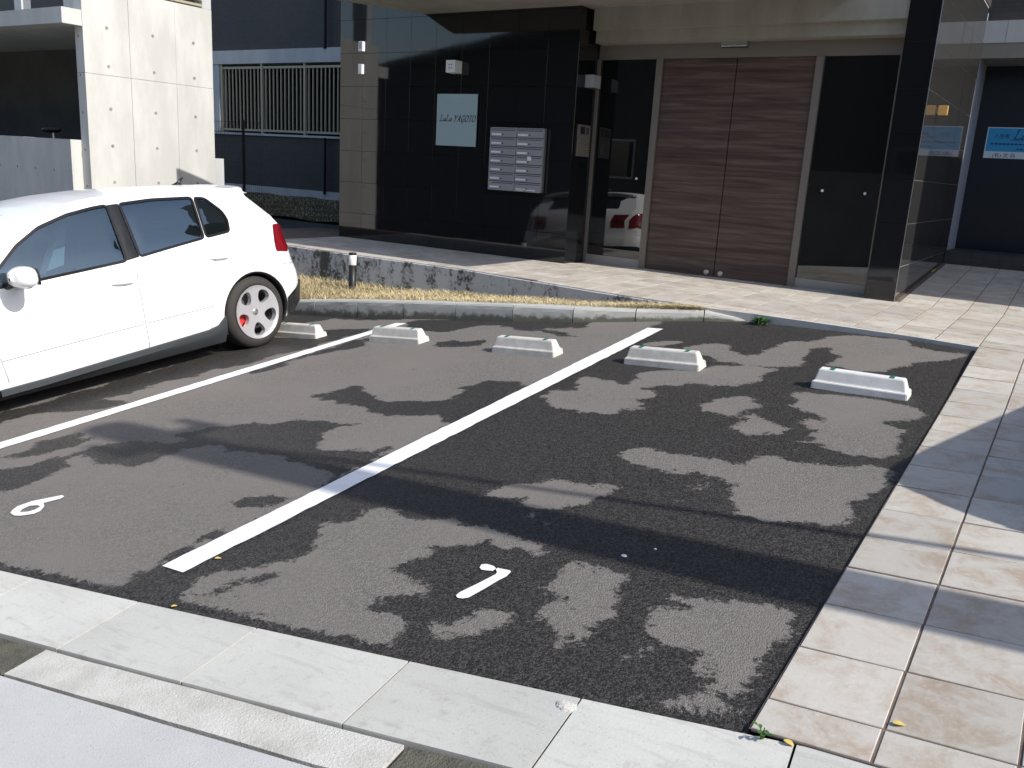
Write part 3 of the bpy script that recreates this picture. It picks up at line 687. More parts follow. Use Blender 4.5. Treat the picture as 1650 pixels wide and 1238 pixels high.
def blades(name, n, samp, hmin, hmax, mat, lean=.6, wid=.004):
    V = []; F = []; T = []
    for _ in range(n):
        x, y, z, hs = samp(); h = random.uniform(hmin, hmax)*hs; a = random.uniform(0, 6.283); l = random.uniform(.1, lean)*h*1.6
        w = wid*random.uniform(.6, 1.3); dx, dy = math.cos(a), math.sin(a); px, py = -dy*w, dx*w; t = random.random()**.8*.92 if random.random() > .04 else 1.
        b = len(V)
        V += [(x-px, y-py, z-.01), (x+px, y+py, z-.01), (x+dx*l*.4-px*.7, y+dy*l*.4-py*.7, z+h*.65), (x+dx*l*.4+px*.7, y+dy*l*.4+py*.7, z+h*.65), (x+dx*l, y+dy*l, z+h)]
        F += [(b, b+1, b+3, b+2), (b+2, b+3, b+4)]; T += [t]*5
    o = meshobj(name, V, F, mat); at = o.data.attributes.new('tone', 'FLOAT', 'POINT'); at.data.foreach_set('value', np.array(T, np.float32)); return o
def vs():
    while True:
        x = -2.55-7.3*random.random()**1.15; a, b = kerb_y(x)+.10, walk_y(x)-.01
        if b-a < .01: continue
        y = random.uniform(a, b)
        cl = .55+.45*math.sin(x*3.1+y*2)*math.sin(x*1.7-y*5)
        tall = 1+1.3*math.exp(-((x+7.3)/.5)**2)
        return x, y, verge_z(x, y), (.6+.6*cl)*tall
o = blades('dry_grass', 26000, vs, .012, .055, 'dry_grass', 1.9, .0028); tag(o, 'straw coloured dry grass on the verge behind the kerb', 'grass', kind='stuff')

# ---- side yard left of the entrance block: climbs to the back wall
yz = lambda x, y: -.02+np.clip(y-9.4, -2.2, 4)*.088
o = strip_mesh('side_yard', list(np.arange(-22, -8.5, .5)), lambda x: list(np.linspace(walk_y(max(x, -10.2))+.01, 12.45, 14)), lambda x, y: float(yz(x, y))-.02, 'asphalt_plain'); tag(o, kind='structure')
o = strip_mesh('yard_bed', list(np.arange(-20, -8.5, .4)), lambda x: list(np.linspace(10.1, 12.44, 10)), lambda x, y: float(yz(x, y))+.02+.02*math.sin(x*5)*math.sin(y*7), 'yard_soil'); tag(o, kind='structure')
def ys():
    x = random.uniform(-17, -8.7); y = random.uniform(10.1, 12.3); return x, y, float(yz(x, y))+.02, 1
o = blades('yard_grass', 7000, ys, .01, .04, 'dry_grass', 1.6, .004); tag(o, 'dull dry grass in the shade before the dark back wall', 'grass', kind='stuff')
o = MB().tube((-9.86, 9.05, float(yz(0, 9.05))-.02), (-9.86, 9.05, float(yz(0, 9.05))-.008), .17, n=32).build('manhole_cover', 'band_concrete'); tag(o, 'small round pale cover in the dark side yard', 'cover')

# ================================================================== APARTMENT BUILDING
YG, YD, YP, YBK = 8.82, 9.30, 9.0, 12.4        # granite front, doors, pillar front, back wall
BLD = empty('apartment_building', (-5, 12, 0))
tag(BLD, 'dark apartment building with black granite entrance, brown double door and concrete canopy', 'building')
def part(name, mat, mb, parent=BLD, smooth=False): return mb.build(name, mat, parent, smooth)

def panel(parent, P, U, V_, Nn, u0, u1, v0, v1, mat, th=.02, gap=.0014, tilt=.0005):
    """granite panel on a plane P + uU + vV, facing Nn, each set with its own tiny tilt"""
    U = Vector(U); W = Vector(V_); Nv = Vector(Nn); P = Vector(P); ta, tb = rng.normal(0, tilt), rng.normal(0, tilt); dz = float(np.clip(rng.normal(0, .0005), -.0008, .0008))
    uc, vc = (u0+u1)/2, (v0+v1)/2; c = .0007
    pts = []
    for d, i in ((-th, 0), (-c, 0), (0, c)):
        for a, b in ((u0+gap+i, v0+gap+i), (u1-gap-i, v0+gap+i), (u1-gap-i, v1-gap-i), (u0+gap+i, v1-gap-i)):
            pts.append(P+U*a+W*b+Nv*(d+dz+ta*(a-uc)+tb*(b-vc)))
    f = [(8, 9, 10, 11)]+[(s+j, s+(j+1) % 4, s+4+(j+1) % 4, s+4+j) for s in (0, 4) for j in range(4)]
    return MB().add(pts, f).build('granite_panel', mat, parent)
GX = [-8.57+.3965*i for i in range(10)]; GX[-1] = -5.0
GZ = [-.05, .345, .75, 1.155, 1.56, 1.965, 2.37, 2.775, 3.18]
ew = part('entrance_wall', 'void_dark', MB().box(-8.565, -5.005, YG+.014, 12.3, -.5, 6.0))
for i in range(9):
    for k in range(8): panel(ew, (0, YG, 0), (1, 0, 0), (0, 0, 1), (0, -1, 0), GX[i], GX[i+1], GZ[k], GZ[k+1], 'black_granite')
for k in range(8): panel(ew, (-5.0, 0, 0), (0, 1, 0), (0, 0, 1), (1, 0, 0), YG, YD+.02, GZ[k], GZ[k+1], 'black_granite')
for i in range(9):
    for k in range(8): panel(ew, (-8.57, 0, 0), (0, -1, 0), (0, 0, 1), (-1, 0, 0), -YG-.4*(i+1), -YG-.4*i, GZ[k], GZ[k+1], 'black_granite')
# pillar right of the doors, and the return wall of the recess
pl = part('entrance_pillar', 'void_dark', MB().box(-1.705, -1.442, YP+.014, 12.2, -.5, 6.0))
for k in range(8):
    panel(pl, (0, YP, 0), (1, 0, 0), (0, 0, 1), (0, -1, 0), -1.71, -1.437, GZ[k], GZ[k+1], 'black_granite')
    panel(pl, (-1.71, 0, 0), (0, -1, 0), (0, 0, 1), (-1, 0, 0), -YD, -YP, GZ[k], GZ[k+1], 'black_granite')
joint = part('wall_joint', 'band_concrete', MB().box(-1.4425, -1.4398, YP+.02, 12.2, -.2, 5.9))
for k in range(8):
    for a, b in ((YP, 11.18), (11.195, 12.2)):
        panel(pl, (-1.437, 0, 0), (0, 1, 0), (0, 0, 1), (1, 0, 0), a, b, GZ[k], GZ[k+1], 'grey_granite', tilt=.0006)
part('wall_joint', 'black_metal', MB().box(-1.443, -1.4365, 11.181, 11.194, .1, 5.9))
part('floor_seal', 'yellow_strip', MB().box(-1.437, -1.428, 11.2, 12.1, .14, .172))
# canopy slab
cz = 2.80
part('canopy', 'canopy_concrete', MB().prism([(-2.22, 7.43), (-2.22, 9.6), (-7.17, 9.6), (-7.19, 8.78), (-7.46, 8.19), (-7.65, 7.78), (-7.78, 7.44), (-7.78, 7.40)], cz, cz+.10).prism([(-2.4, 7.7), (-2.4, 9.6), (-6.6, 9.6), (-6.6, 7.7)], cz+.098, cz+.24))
# concrete beam over the doors, two steps
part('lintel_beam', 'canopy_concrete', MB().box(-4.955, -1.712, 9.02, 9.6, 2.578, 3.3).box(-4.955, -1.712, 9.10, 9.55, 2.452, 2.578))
th = MB()
for px in (952, 997, 1068, 1145, 1239, 1325, 1419):
    if px < 990: continue
    p = ony(px, {997: 37, 1068: 35, 1145: 31, 1239: 28, 1325: 25, 1419: 22}[px], 9.02); th.tube((p[0], 9.0185, p[2]), (p[0], 9.03, p[2]), .014, n=14)
t_ = part('tie_holes', 'tie_hole', th); t_['kind'] = 'stuff'
# header and frames
part('door_header', 'frame_taupe', MB().box(-4.99, -1.712, YD-.02, YD+.1, 2.30, 2.60))
for a, b in ((-5.0, -4.972), (-4.272, -4.197), (-2.551, -2.478), (-1.772, -1.711)):
    part('door_post', 'frame_taupe', MB().box(a, b, YD-.035, YD+.08, .004, 2.302))
def sidelight(x0, x1, dots):
    fr = part('sidelight', 'sill_taupe', MB().box(x0, x1, YD-.02, YD+.06, .004, .108))
    MB().box(x0, x1, YD+.002, YD+.014, .106, 2.301).build('pane', 'hall_glass', fr)
    for px, py in dots:
        p = ony(px, py, YD); MB().tube((p[0], YD-.0005, p[2]), (p[0], YD-.004, p[2]), .014, n=16).build('glass_dot', 'label_white', fr)
sidelight(-4.972, -4.272, [(1025.5, 288)]); sidelight(-2.478, -1.772, [(1325, 307.5), (1393.7, 312.3)])
for a, b, lx in ((-4.197, -3.3725, 1137.8), (-3.3665, -2.551, 1160.3)):
    d = part('door_leaf', 'door_veneer', MB().box(a+.002, b-.002, YD-.005, YD+.04, .012, 2.297))
    p = ony(lx, 438.5 if lx < 1150 else 441.3, YD); MB().lathe([(.0, .006), (.024, .006), (.028, .003), (.03, 0)], 24, Matrix.Translation((p[0], YD-.005, p[2])) @ Matrix.Rotation(math.radians(90), 4, 'X')).build('floor_lock', 'steel', d)
part('door_gap', 'void_dark', MB().box(-3.374, -3.365, YD+.01, YD+.05, .01, 2.3))
part('hall', 'void_dark', MB().box(-4.99, -1.712, YD+.1, YD+.12, 0, 2.6))
# storeys behind: left wall with railing, band, dark tiled base
part('back_wall', 'dark_wall', MB().box(-24, -8.57, YBK+.05, YBK+.3, 3.02, 7.5).box(-24, -8.57, YBK+.05, YBK+.16, .40, 1.40))
part('band_course', 'band_concrete', MB().box(-24, -8.572, YBK-.02, YBK+.31, 2.765, 3.02))
part('wall_footing', 'band_concrete', MB().box(-24, -8.572, YBK+.0, YBK+.17, -.2, .402))
part('wall_coping', 'band_concrete', MB().box(-24, -8.572, YBK-.0, YBK+.18, 1.395, 1.435))
part('corridor_wall', 'void_dark', MB().box(-24, -8.572, 14.2, 14.3, 0, 3.0).box(-24, -8.572, YBK+.3, 14.2, 2.80, 2.9).box(-24, -8.572, YBK+.18, 14.2, .3, .4).box(-24, -23.9, YBK, 14.3, 0, 3))
part('wall_column', 'band_concrete', MB().box(-15.72, -15.45, YBK-.0, YBK+.2, 1.43, 2.77))
part('downpipe', 'black_metal', MB().tube((-12.42, YBK-.03, 3.0), (-12.42, YBK-.03, 7), .035).tube((-12.42, YBK-.02, .35), (-12.42, YBK-.02, 1.4), .03))
rl = part('balcony_railing', 'rail_beige', MB().box(-15.45, -8.6, YBK+.02, YBK+.06, 2.672, 2.715).box(-15.45, -8.6, YBK+.02, YBK+.06, 1.475, 1.515))
x = -15.42; k = 0
while x < -8.7:
    if k % 11 == 0: MB().box(x, x+.05, YBK+.012, YBK+.068, 1.43, 2.765).build('railing_post', 'rail_beige', rl); x += .118
    else: MB().box(x, x+.022, YBK+.03, YBK+.052, 1.50, 2.69).build('railing_bar', 'rail_beige', rl); x += .108
    k += 1
part('meter_box', 'band_concrete', MB().cham(-13.25, -13.1, 13.9, 14.05, 1.95, 2.25, .01))
# recess at the right: pale reveal, step, dark door, band above
part('recess_reveal', 'paint_pale', MB().box(-1.70, -1.4365, 12.2, 13.0, .3, 2.63))
st = part('recess_step', 'dark_wall', MB().box(-1.437, 4.0, 12.06, 13.1, .0, .355))
for i in range(10): MB().box(-1.43+i*.3, -1.436+(i+1)*.3, 12.052, 12.5, .18, .36).build('step_tile', 'black_granite' if 0 else 'dark_wall', st)
part('recess_door', 'dark_door', MB().box(-1.437, 4.0, 12.95, 13.05, .34, 2.7))
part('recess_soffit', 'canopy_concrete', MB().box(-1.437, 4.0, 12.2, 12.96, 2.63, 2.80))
part('band_course', 'band_concrete', MB().box(-1.4375, -1.2105, 12.19, 12.6, 2.80, 3.045).box(-1.2075, 4.0, 12.19, 12.6, 2.80, 3.045))
part('back_wall', 'dark_wall', MB().box(-1.4375, 4.0, 12.25, 12.6, 3.045, 7.5))
part('side_block', 'dark_wall', MB().box(4.0, 9, 9.41, 13.2, -.6, 6.2))
part('upper_storey', 'dark_wall', MB().box(-8.57, -1.43, 9.7, 12.6, 3.2, 7.5))
part('corner_bead', 'steel', MB().box(-1.4395, -1.4345, YP-.0025, YP+.0025, .01, 2.8))

# ================================================================== THINGS ON THE FACADE
# name plate
W0 = empty('name_plate', (-6.61, YG, 1.575)); tag(W0, 'square frosted glass name plate reading LaLa YAGOTO on black granite', 'sign')
MB().cham(-6.915, -6.313, YG-.035, YG-.023, 1.273, 1.877, .002).build('plate', 'sign_glass', W0)
for a in (-6.87, -6.358):
    for c in (1.318, 1.832): MB().tube((a, YG, c), (a, YG-.041, c), .009, n=14).build('standoff', 'steel', W0)
def pen(mb, strokes, ox, oz, sc, y, wmin=.14, ang=.7, slant=.28):
    """broad-nib lettering: every stroke is swept by a slanted nib"""
    nx_, nz_ = math.cos(ang)*wmin/2, math.sin(ang)*wmin/2
    for s in strokes:
        s = catmull(s) if len(s) > 2 else s
        for (a, b), (c, d) in zip(s[:-1], s[1:]):
            qd = [(a-nx_, b-nz_), (c-nx_, d-nz_), (c+nx_, d+nz_), (a+nx_, b+nz_)]
            mb.add([(ox+(u+v*slant)*sc, y, oz+v*sc) for u, v in qd], [(0, 1, 2, 3)])
            n2 = .045
            qd = [(a-n2, b+n2), (c-n2, d+n2), (c+n2, d-n2), (a+n2, b-n2)]
            mb.add([(ox+(u+v*slant)*sc, y-.0002, oz+v*sc) for u, v in qd], [(0, 1, 2, 3)])
def catmull(p, n=6):
    p = [np.array(a, float) for a in p]; e = [2*p[0]-p[1]]+p+[2*p[-1]-p[-2]]; out = []
    for i in range(1, len(e)-2):
        for k in range(n):
            t = k/n; out.append(tuple(.5*(2*e[i]+(e[i+1]-e[i-1])*t+(2*e[i-1]-5*e[i]+4*e[i+1]-e[i+2])*t*t+(3*e[i]-e[i-1]-3*e[i+1]+e[i+2])*t**3)))
    return out+[tuple(p[-1])]
GL = {'L': (.72, [[(.34, 1.0), (.12, .98), (.2, .75), (.16, .3), (.08, .05)], [(.02, .08), (.2, .04), (.42, .0), (.66, .12)]]),
      'a': (.56, [[(.44, .42), (.28, .46), (.1, .3), (.08, .08), (.2, .0), (.36, .14), (.44, .42)], [(.44, .44), (.40, .1), (.52, .04)]]),
      'Y': (.72, [[(.0, .92), (.12, .98), (.22, .75), (.34, .52)], [(.72, 1.0), (.55, .78), (.34, .52), (.28, .2), (.24, 0), (.12, -.02)]]),
      'A': (.74, [[(.0, .0), (.12, .06), (.34, .6), (.46, 1.0)], [(.46, 1.0), (.52, .5), (.56, .04), (.68, .02)], [(.2, .36), (.56, .36)]]),
      'G': (.76, [[(.66, .84), (.52, .98), (.3, .92), (.1, .6), (.1, .22), (.28, .0), (.48, .08), (.58, .3)], [(.42, .4), (.7, .4)], [(.6, .4), (.56, .1), (.5, -.22), (.34, -.3)]]),
      'O': (.78, [[(.42, .98), (.2, .86), (.08, .5), (.14, .14), (.34, 0), (.56, .14), (.68, .52), (.62, .86), (.42, .98)]]),
      'T': (.66, [[(.02, .9), (.2, .98), (.5, .96), (.74, 1.0)], [(.4, .97), (.34, .5), (.28, .02), (.16, .0)]])}
tx = MB(); cx = 0
for ch in 'LaLa YAGOTO':
    if ch == ' ': cx += .34; continue
    w, st_ = GL[ch]; pen(tx, [[(cx+a, b) for a, b in s] for s in st_], -6.868, 1.560, .0715, YG-.0365, wmin=.17); cx += w+.015
tx.build('lettering', 'ink', W0)
# letterboxes 2 x 7
LB = empty('letterbox_unit', (-5.71, YG, 1.15)); tag(LB, 'grey steel letterbox unit of fourteen boxes mounted on black granite', 'letterboxes')
x0, x1, z0, z1 = -6.076, -5.341, .798, 1.497
MB().box(x0, x1, YG-.055, YG+.01, z0, z1).build('case', 'letterbox_dark', LB)
MB().box(x0-.006, x1+.006, YG-.062, YG-.02, z1, z1+.008).box(x0-.006, x1+.006, YG-.062, YG-.02, z0-.008, z0).box(x0-.008, x0, YG-.062, YG-.02, z0-.008, z1+.008).box(x1, x1+.008, YG-.062, YG-.02, z0-.008, z1+.008).build('frame', 'steel', LB)
for c in range(2):
    for r in range(7):
        a = x0+c*.3675+.003; b = a+.3615; t1 = z1-r*(z1-z0)/7-.002; t0 = t1-(z1-z0)/7+.004
        d = MB().cham(a, b, YG-.066, YG-.05, t0, t1-.004, .002).build('letterbox_door', 'letterbox_grey', LB)
        MB().box(a+.018, b-.02, YG-.0685, YG-.064, t1-.024, t1-.017).build('slot', 'letterbox_dark', d)
        lab = MB().box(a+.014, a+.014+.135, YG-.069, YG-.064, t0+.018, t0+.038)
        if (c, r) == (1, 6): lab = MB().box(a+.02, a+.16, YG-.069, YG-.064, t0+.016, t0+.026).box(a+.03, a+.13, YG-.0692, YG-.064, t0+.002, t0+.010).box(a+.17, a+.29, YG-.069, YG-.064, t0+.006, t0+.018)
        lab.build('name_card', 'label_white', d)
        MB().tube((a+.172, YG-.066, t0+.028), (a+.172, YG-.072, t0+.028), .0075, n=12).build('lock', 'letterbox_dark', d)
        if (c, r) == (1, 3): MB().box(a+.16, a+.21, YG-.0695, YG-.065, t1-.05, t1-.004).build('sticker', 'label_white', d)
        if (c, r) == (0, 6): MB().add([(a+.012, YG-.069, t1-.03), (a+.05, YG-.069, t1-.012), (a+.05, YG-.069, t1-.006), (a+.012, YG-.069, t1-.02)], [(0, 1, 2, 3)]).build('sticker', 'amber', d)
# white wall lamps / boxes
def wall_box(name, x0, x1, yf, yb, z0, z1, label, cat, dots=False, grille=False):
    o = empty(name, ((x0+x1)/2, yb, z0)); tag(o, label, cat)
    MB().cham(x0, x1, yf, yb, z0, z1, .004).build('case', 'box_white', o)
    if dots:
        for a in (-.018, .018):
            for c in (-.018, .018): MB().box((x0+x1)/2+a-.008, (x0+x1)/2+a+.008, yf-.002, yf+.002, (z0+z1)/2+c-.006, (z0+z1)/2+c+.006).build('sound_slot', 'ink', o)
    if grille: MB().box(x0+.012, x1-.012, yf-.002, yf+.003, z0+.03, z1-.012).build('lens', 'letterbox_grey', o)
    return o
wall_box('wall_lamp', -6.72, -6.585, YG-.14, YG, 2.11, 2.25, 'white cube wall lamp with four small slots above the name plate', 'wall lamp', dots=True)
wall_box('intercom_camera', -8.21, -8.14, YG-.05, YG, 2.39, 2.51, 'small grey rimmed device at the top left corner of the granite wall', 'device', grille=True)
wall_box('sensor_box', -8.21, -8.15, YG-.05, YG, 2.115, 2.235, 'plain small white box below the grey rimmed device on granite', 'sensor')
o = empty('side_lamp', (-4.95, 9.1, 1.98)); tag(o, 'white box lamp on the granite reveal beside the left sidelight', 'wall lamp')
MB().cham(-5.0, -4.89, 9.0, 9.17, 1.975, 2.11, .004).build('case', 'lamp_grey', o)
MB().box(-4.985, -4.905, 9.02, 9.15, 1.966, 1.976).build('lens', 'letterbox_dark', o)
ic = empty('intercom', (-5, 9.04, 1.4)); tag(ic, 'bronze intercom keypad panel on the granite reveal beside the doors', 'intercom')
MB().cham(-5.0, -4.985, 8.905, 9.19, 1.225, 1.572, .003).build('plate', 'frame_taupe', ic)
MB().box(-4.986, -4.9835, 8.95, 9.06, 1.47, 1.55).build('camera_window', 'car_black', ic)
MB().box(-4.986, -4.9835, 9.09, 9.15, 1.47, 1.55).build('speaker', 'letterbox_dark', ic)
for r in range(4):
    for c in range(3): MB().box(-4.986, -4.983, 9.06+c*.03, 9.08+c*.03, 1.27+r*.03, 1.29+r*.03).build('key', 'steel', ic)
MB().tube((-4.985, 8.95, 1.40), (-4.978, 8.95, 1.40), .011, n=14).build('key_lock', 'steel', ic)
o = empty('door_sensor', (-3.39, YD, 2.4)); tag(o, 'slim silver automatic door sensor above the brown doors', 'sensor')
MB().cham(-3.532, -3.255, YD-.09, YD-.02, 2.40, 2.455, .005).build('case', 'steel', o); MB().box(-3.525, -3.262, YD-.088, YD-.03, 2.393, 2.402).build('lens', 'ink', o)
# blue banner on the dark door of the recess
bn = empty('blue_banner', (-.9, 12.94, 1.7)); tag(bn, 'blue and white printed banner on the dark recessed door', 'banner')
a = ony(1592, 205, 12.94); b_ = ony(1584.5, 254.5, 12.94); c_ = ony(1584.5, 243.5, 12.94)
bx0, bz1, bz0, bzm = -1.30, a[2], b_[2], c_[2]; bx0 = (a[0]+b_[0])/2; bx1 = bx0+1.15
MB().box(bx0, bx1, 12.930, 12.945, bz0, bz1).build('sheet', 'banner_white', bn)
MB().box(bx0+.012, bx1-.012, 12.9285, 12.932, bzm, bz1-.01).build('blue_field', 'banner_blue', bn)
def text(body, x, y, z, size, mat, parent, shear=0.):
    cu = bpy.data.curves.new('print', 'FONT'); cu.body = body; cu.size = size; cu.shear = shear; cu.extrude = .0005; cu.resolution_u = 3
    o = bpy.data.objects.new('tmp', cu); COL.objects.link(o); dg = bpy.context.evaluated_depsgraph_get()
    me = bpy.data.meshes.new_from_object(o.evaluated_get(dg)); bpy.data.objects.remove(o)
    me.materials.clear(); me.materials.append(MATS[mat])
    t = bpy.data.objects.new('print', me); COL.objects.link(t); t.parent = parent
    t.matrix_basis = parent_matrix(parent).inverted() @ Matrix.Translation((x, y, z)) @ Matrix.Rotation(math.radians(90), 4, 'X'); return t
bh = bz1-bz0
tb = MB(); cx = 0
for ch in 'LaLa':
    w, st_ = GL[ch]; pen(tb, [[(cx+u, v) for u, v in s] for s in st_], bx0+.30, bzm+(bz1-bzm)*.52, .115, 12.9275, wmin=.16); cx += w
tb.box(bx0+.27, bx0+.72, 12.927, 12.9284, bzm+(bz1-bzm)*.47, bzm+(bz1-bzm)*.49)
tb.build('print', 'banner_ink', bn)
text('入居者', bx0+.08, 12.9275, bzm+(bz1-bzm)*.56, .062, 'banner_ink', bn)
text('(有) 文 尚', bx0+.10, 12.9285, bz0+.014, .062, 'banner_ink', bn)
mk = MB()
for i in range(14): mk.box(bx0+.06+i*.045, bx0+.095+i*.045, 12.927, 12.9284, bzm+(bz1-bzm)*.28, bzm+(bz1-bzm)*.28+.02)
for i in range(6): mk.box(bx0+.36+i*.04, bx0+.39+i*.04, 12.927, 12.9284, bzm+(bz1-bzm)*.08, bzm+(bz1-bzm)*.08+.018)
mk.build('print', 'banner_ink', bn)
# amber sign box, stands in for an orange square mirrored in the return wall
ay = onx(1510, 178, -1.437)[1]; ax1 = ony(1527.5, 178, ay)[0]; az0, az1 = ony(1519, 186, ay)[2], ony(1519, 170.5, ay)[2]
o = empty('amber_sign', (-1.437, ay, az0)); tag(o, 'small square amber sign projecting from the polished dark return wall', 'wall lamp')
MB().cham(-1.425, ax1, ay-.02, ay+.02, az0, az1, .004).build('shade', 'amber', o); MB().box(-1.438, -1.424, ay-.025, ay+.025, az0+.01, az1-.01).build('back_plate', 'frame_taupe', o)

# ================================================================== NEIGHBOUR: fair-faced concrete house
NB = empty('concrete_house', (-12, 8, -.8)); tag(NB, 'fair-faced concrete neighbour house with tie holes, balcony slab and open carport', 'building')
# sunlit flank in formwork panels with fine seams
for y0, y1 in ((6.265, 6.864), (6.864, 7.518), (7.518, 8.09)):
    for z0, z1 in ((-1.3, 0.0), (0.0, 1.86), (1.86, 2.85)):
        pn = MB().cham(-10.365, -10.2+rng.normal(0, .0008), y0+.0015, y1-.0015, z0+.0015, z1-.0015, .0025); pn.build('wall_panel', 'fair_concrete', NB)
hl = MB()
for yy in (6.57, 7.19, 7.79):
    for zz in [(-.70+.435*k) for k in range(9)]:
        zz += .055 if zz > 1.86 else 0
        if zz < 2.8: hl.tube((-10.2005, yy, zz), (-10.196, yy, zz), .019, n=12)
o = part('tie_holes', 'tie_hole', hl, NB); o['kind'] = 'stuff'
hl = MB()
for zz in [(.55+.43*k) for k in range(5)]: hl.tube((-10.29, 6.264, zz), (-10.29, 6.260, zz), .017, n=12)
for k in range(9): hl.tube((-10.75-.42*k, 6.134, .72), (-10.75-.42*k, 6.127, .72), .017, n=12)
o = part('tie_holes', 'tie_hole', hl, NB); o['kind'] = 'stuff'
part('balcony_slab', 'fair_concrete', MB().box(-17, -10.2, 6.02, 6.262, 2.375, 2.548).box(-17, -10.37, 6.262, 8.05, 2.40, 2.545), NB)
part('carport_parapet', 'fair_concrete', MB().box(-17, -11.402, 6.13, 6.28, -1.4, 1.09).box(-11.398, -10.368, 6.13, 6.28, -1.4, 1.088), NB)
part('carport_wall', 'shaded_concrete', MB().box(-17, -10.37, 7.9, 8.05, -1.4, 2.4).box(-17, -16.85, 6.3, 7.9, -1.4, 2.4), NB)
for xx in (-12.95, -11.7, -10.62): part('balcony_post', 'band_concrete', MB().box(xx, xx+.16 if xx < -11 else xx+.3, 6.30, 6.42, 2.55, 4.5), NB)
for k in range(7): part('louvre_slat', 'rail_beige', MB().box(-10.34, -10.22, 7.3, 7.95, 2.87+k*.075, 2.90+k*.075), NB)
part('louvre_post', 'band_concrete', MB().box(-10.35, -10.21, 7.95, 8.09, 2.852, 4.2), NB)
part('low_wall', 'band_concrete', MB().box(-10.5, -10.22, 8.1, 8.25, -.8, .95), NB)
# black saddle behind the parapet
sd_ = empty('bicycle_saddle', (-11.0, 6.6, 1.09)); tag(sd_, 'black saddle showing above the grey concrete parapet of the carport', 'saddle')
p = ony(86, 214, 6.6)
prof = MB()
ns, nr = 14, 10
for i in range(ns+1):
    t = i/ns; w = .05+.09*math.sin(math.pi*min(1, t*1.15))**.7 if t < .87 else .03; w *= (1-.4*t); hh = .045*(math.sin(math.pi*(.05+.9*t)))**.5
    for j in range(nr):
        a = 2*math.pi*j/nr; prof.v.append((p[0]-.16+.32*t, p[1]+w*math.cos(a), p[2]+.03+hh*math.sin(a)+.02*t))
prof.f = [(i*nr+j, (i+1)*nr+j, (i+1)*nr+(j+1) % nr, i*nr+(j+1) % nr) for i in range(ns) for j in range(nr)]+[tuple(range(nr)), tuple(ns*nr+j for j in range(nr-1, -1, -1))]
prof.build('saddle', 'car_black', sd_, True); MB().tube((p[0], p[1], .2), (p[0], p[1], p[2]+.02), .016).build('seat_post', 'steel', sd_)

# black wire fence in the side yard
WF = empty('wire_fence', (-13, 10.6, 0)); tag(WF, 'thin black wire mesh fence with a post before the railing', 'fence')
yy = 10.6; pz = ony(391.5, 195, yy); zb = float(yz(0, yy))
px0 = pz[0]; fz = pz[2]
for xx in (px0, px0-2.0): MB().tube((xx, yy, zb-.1), (xx, yy, fz+.02), .024).build('post', 'black_metal', WF)
hw = MB()
for k in range(9): hw.tube((px0-2.4, yy, zb+.1+k*(fz-zb-.12)/8), (px0+.5, yy, zb+.1+k*(fz-zb-.12)/8), .003, n=5)
for k in range(58): hw.tube((px0-2.4+k*.05, yy, zb+.06), (px0-2.4+k*.05, yy, fz), .0018, n=4)
hw.build('mesh_panel', 'black_metal', WF)

# ================================================================== CAR
R_T = .317
BELT = lerp_tab([(-.7, 1.04), (.1, 1.015), (.36, .993), (1.1, .905), (1.78, .868), (2.4, .86), (3.4, .80)])
ROOF_Z = lerp_tab([(-.40, 1.335), (-.28, 1.352), (0, 1.372), (.45, 1.392), (.9, 1.398), (1.3, 1.378), (1.62, 1.325), (1.86, 1.24), (2.12, 1.09), (2.42, .905)])
# side silhouette, clockwise from the rear bumper bottom: (s forward from the rear axle, z)
SIL = [(-.62, .24), (-.675, .30), (-.695, .42), (-.695, .52), (-.68, .60), (-.65, .68), (-.635, .78), (-.61, .90), (-.565, 1.0), (-.525, 1.045), (-.43, 1.13), (-.345, 1.22), (-.275, 1.295), (-.26, 1.325), (-.285, 1.338), (-.27, 1.348), (-.20, 1.358),
       (0, 1.374), (.25, 1.386), (.45, 1.393), (.7, 1.398), (.95, 1.398), (1.2, 1.386), (1.42, 1.362), (1.62, 1.325), (1.75, 1.285), (1.9, 1.22), (2.05, 1.135), (2.2, 1.04), (2.36, .94), (2.42, .912), (2.6, .89), (2.8, .862), (3.0, .825), (3.15, .775), (3.25, .70), (3.31, .60), (3.335, .48), (3.325, .34), (3.28, .22), (3.0, .19), (2.98, .18)]
def arch(cx, r, n=18):
    return [(cx+r*math.cos(a), .312+r*math.sin(a)) for a in np.linspace(-.36, math.pi+.36, n)]
def end_dist(s, z):
    zr = [(.24, -.62), (.30, -.675), (.42, -.695), (.52, -.695), (.60, -.68), (.68, -.65), (.78, -.635), (.90, -.61), (1.0, -.565), (1.045, -.525), (1.13, -.43), (1.22, -.345), (1.295, -.275), (1.4, -.28)]
    r = float(np.interp(z, [a for a, b in zr], [b for a, b in zr]))
    zf = [(.18, 3.26), (.34, 3.325), (.48, 3.335), (.60, 3.31), (.70, 3.25), (.775, 3.15), (.825, 3.0), (.862, 2.8), (.9, 2.6)]
    f = float(np.interp(z, [a for a, b in zf], [b for a, b in zf]))
    return s-r, f-s
WZ = lerp_tab([(.10, .80), (.18, .835), (.26, .858), (.34, .868), (.50, .878), (.62, .880), (.74, .872), (.82, .862), (.90, .848), (1.0, .818), (1.2, .728), (1.30, .680), (1.36, .640), (1.40, .605)])
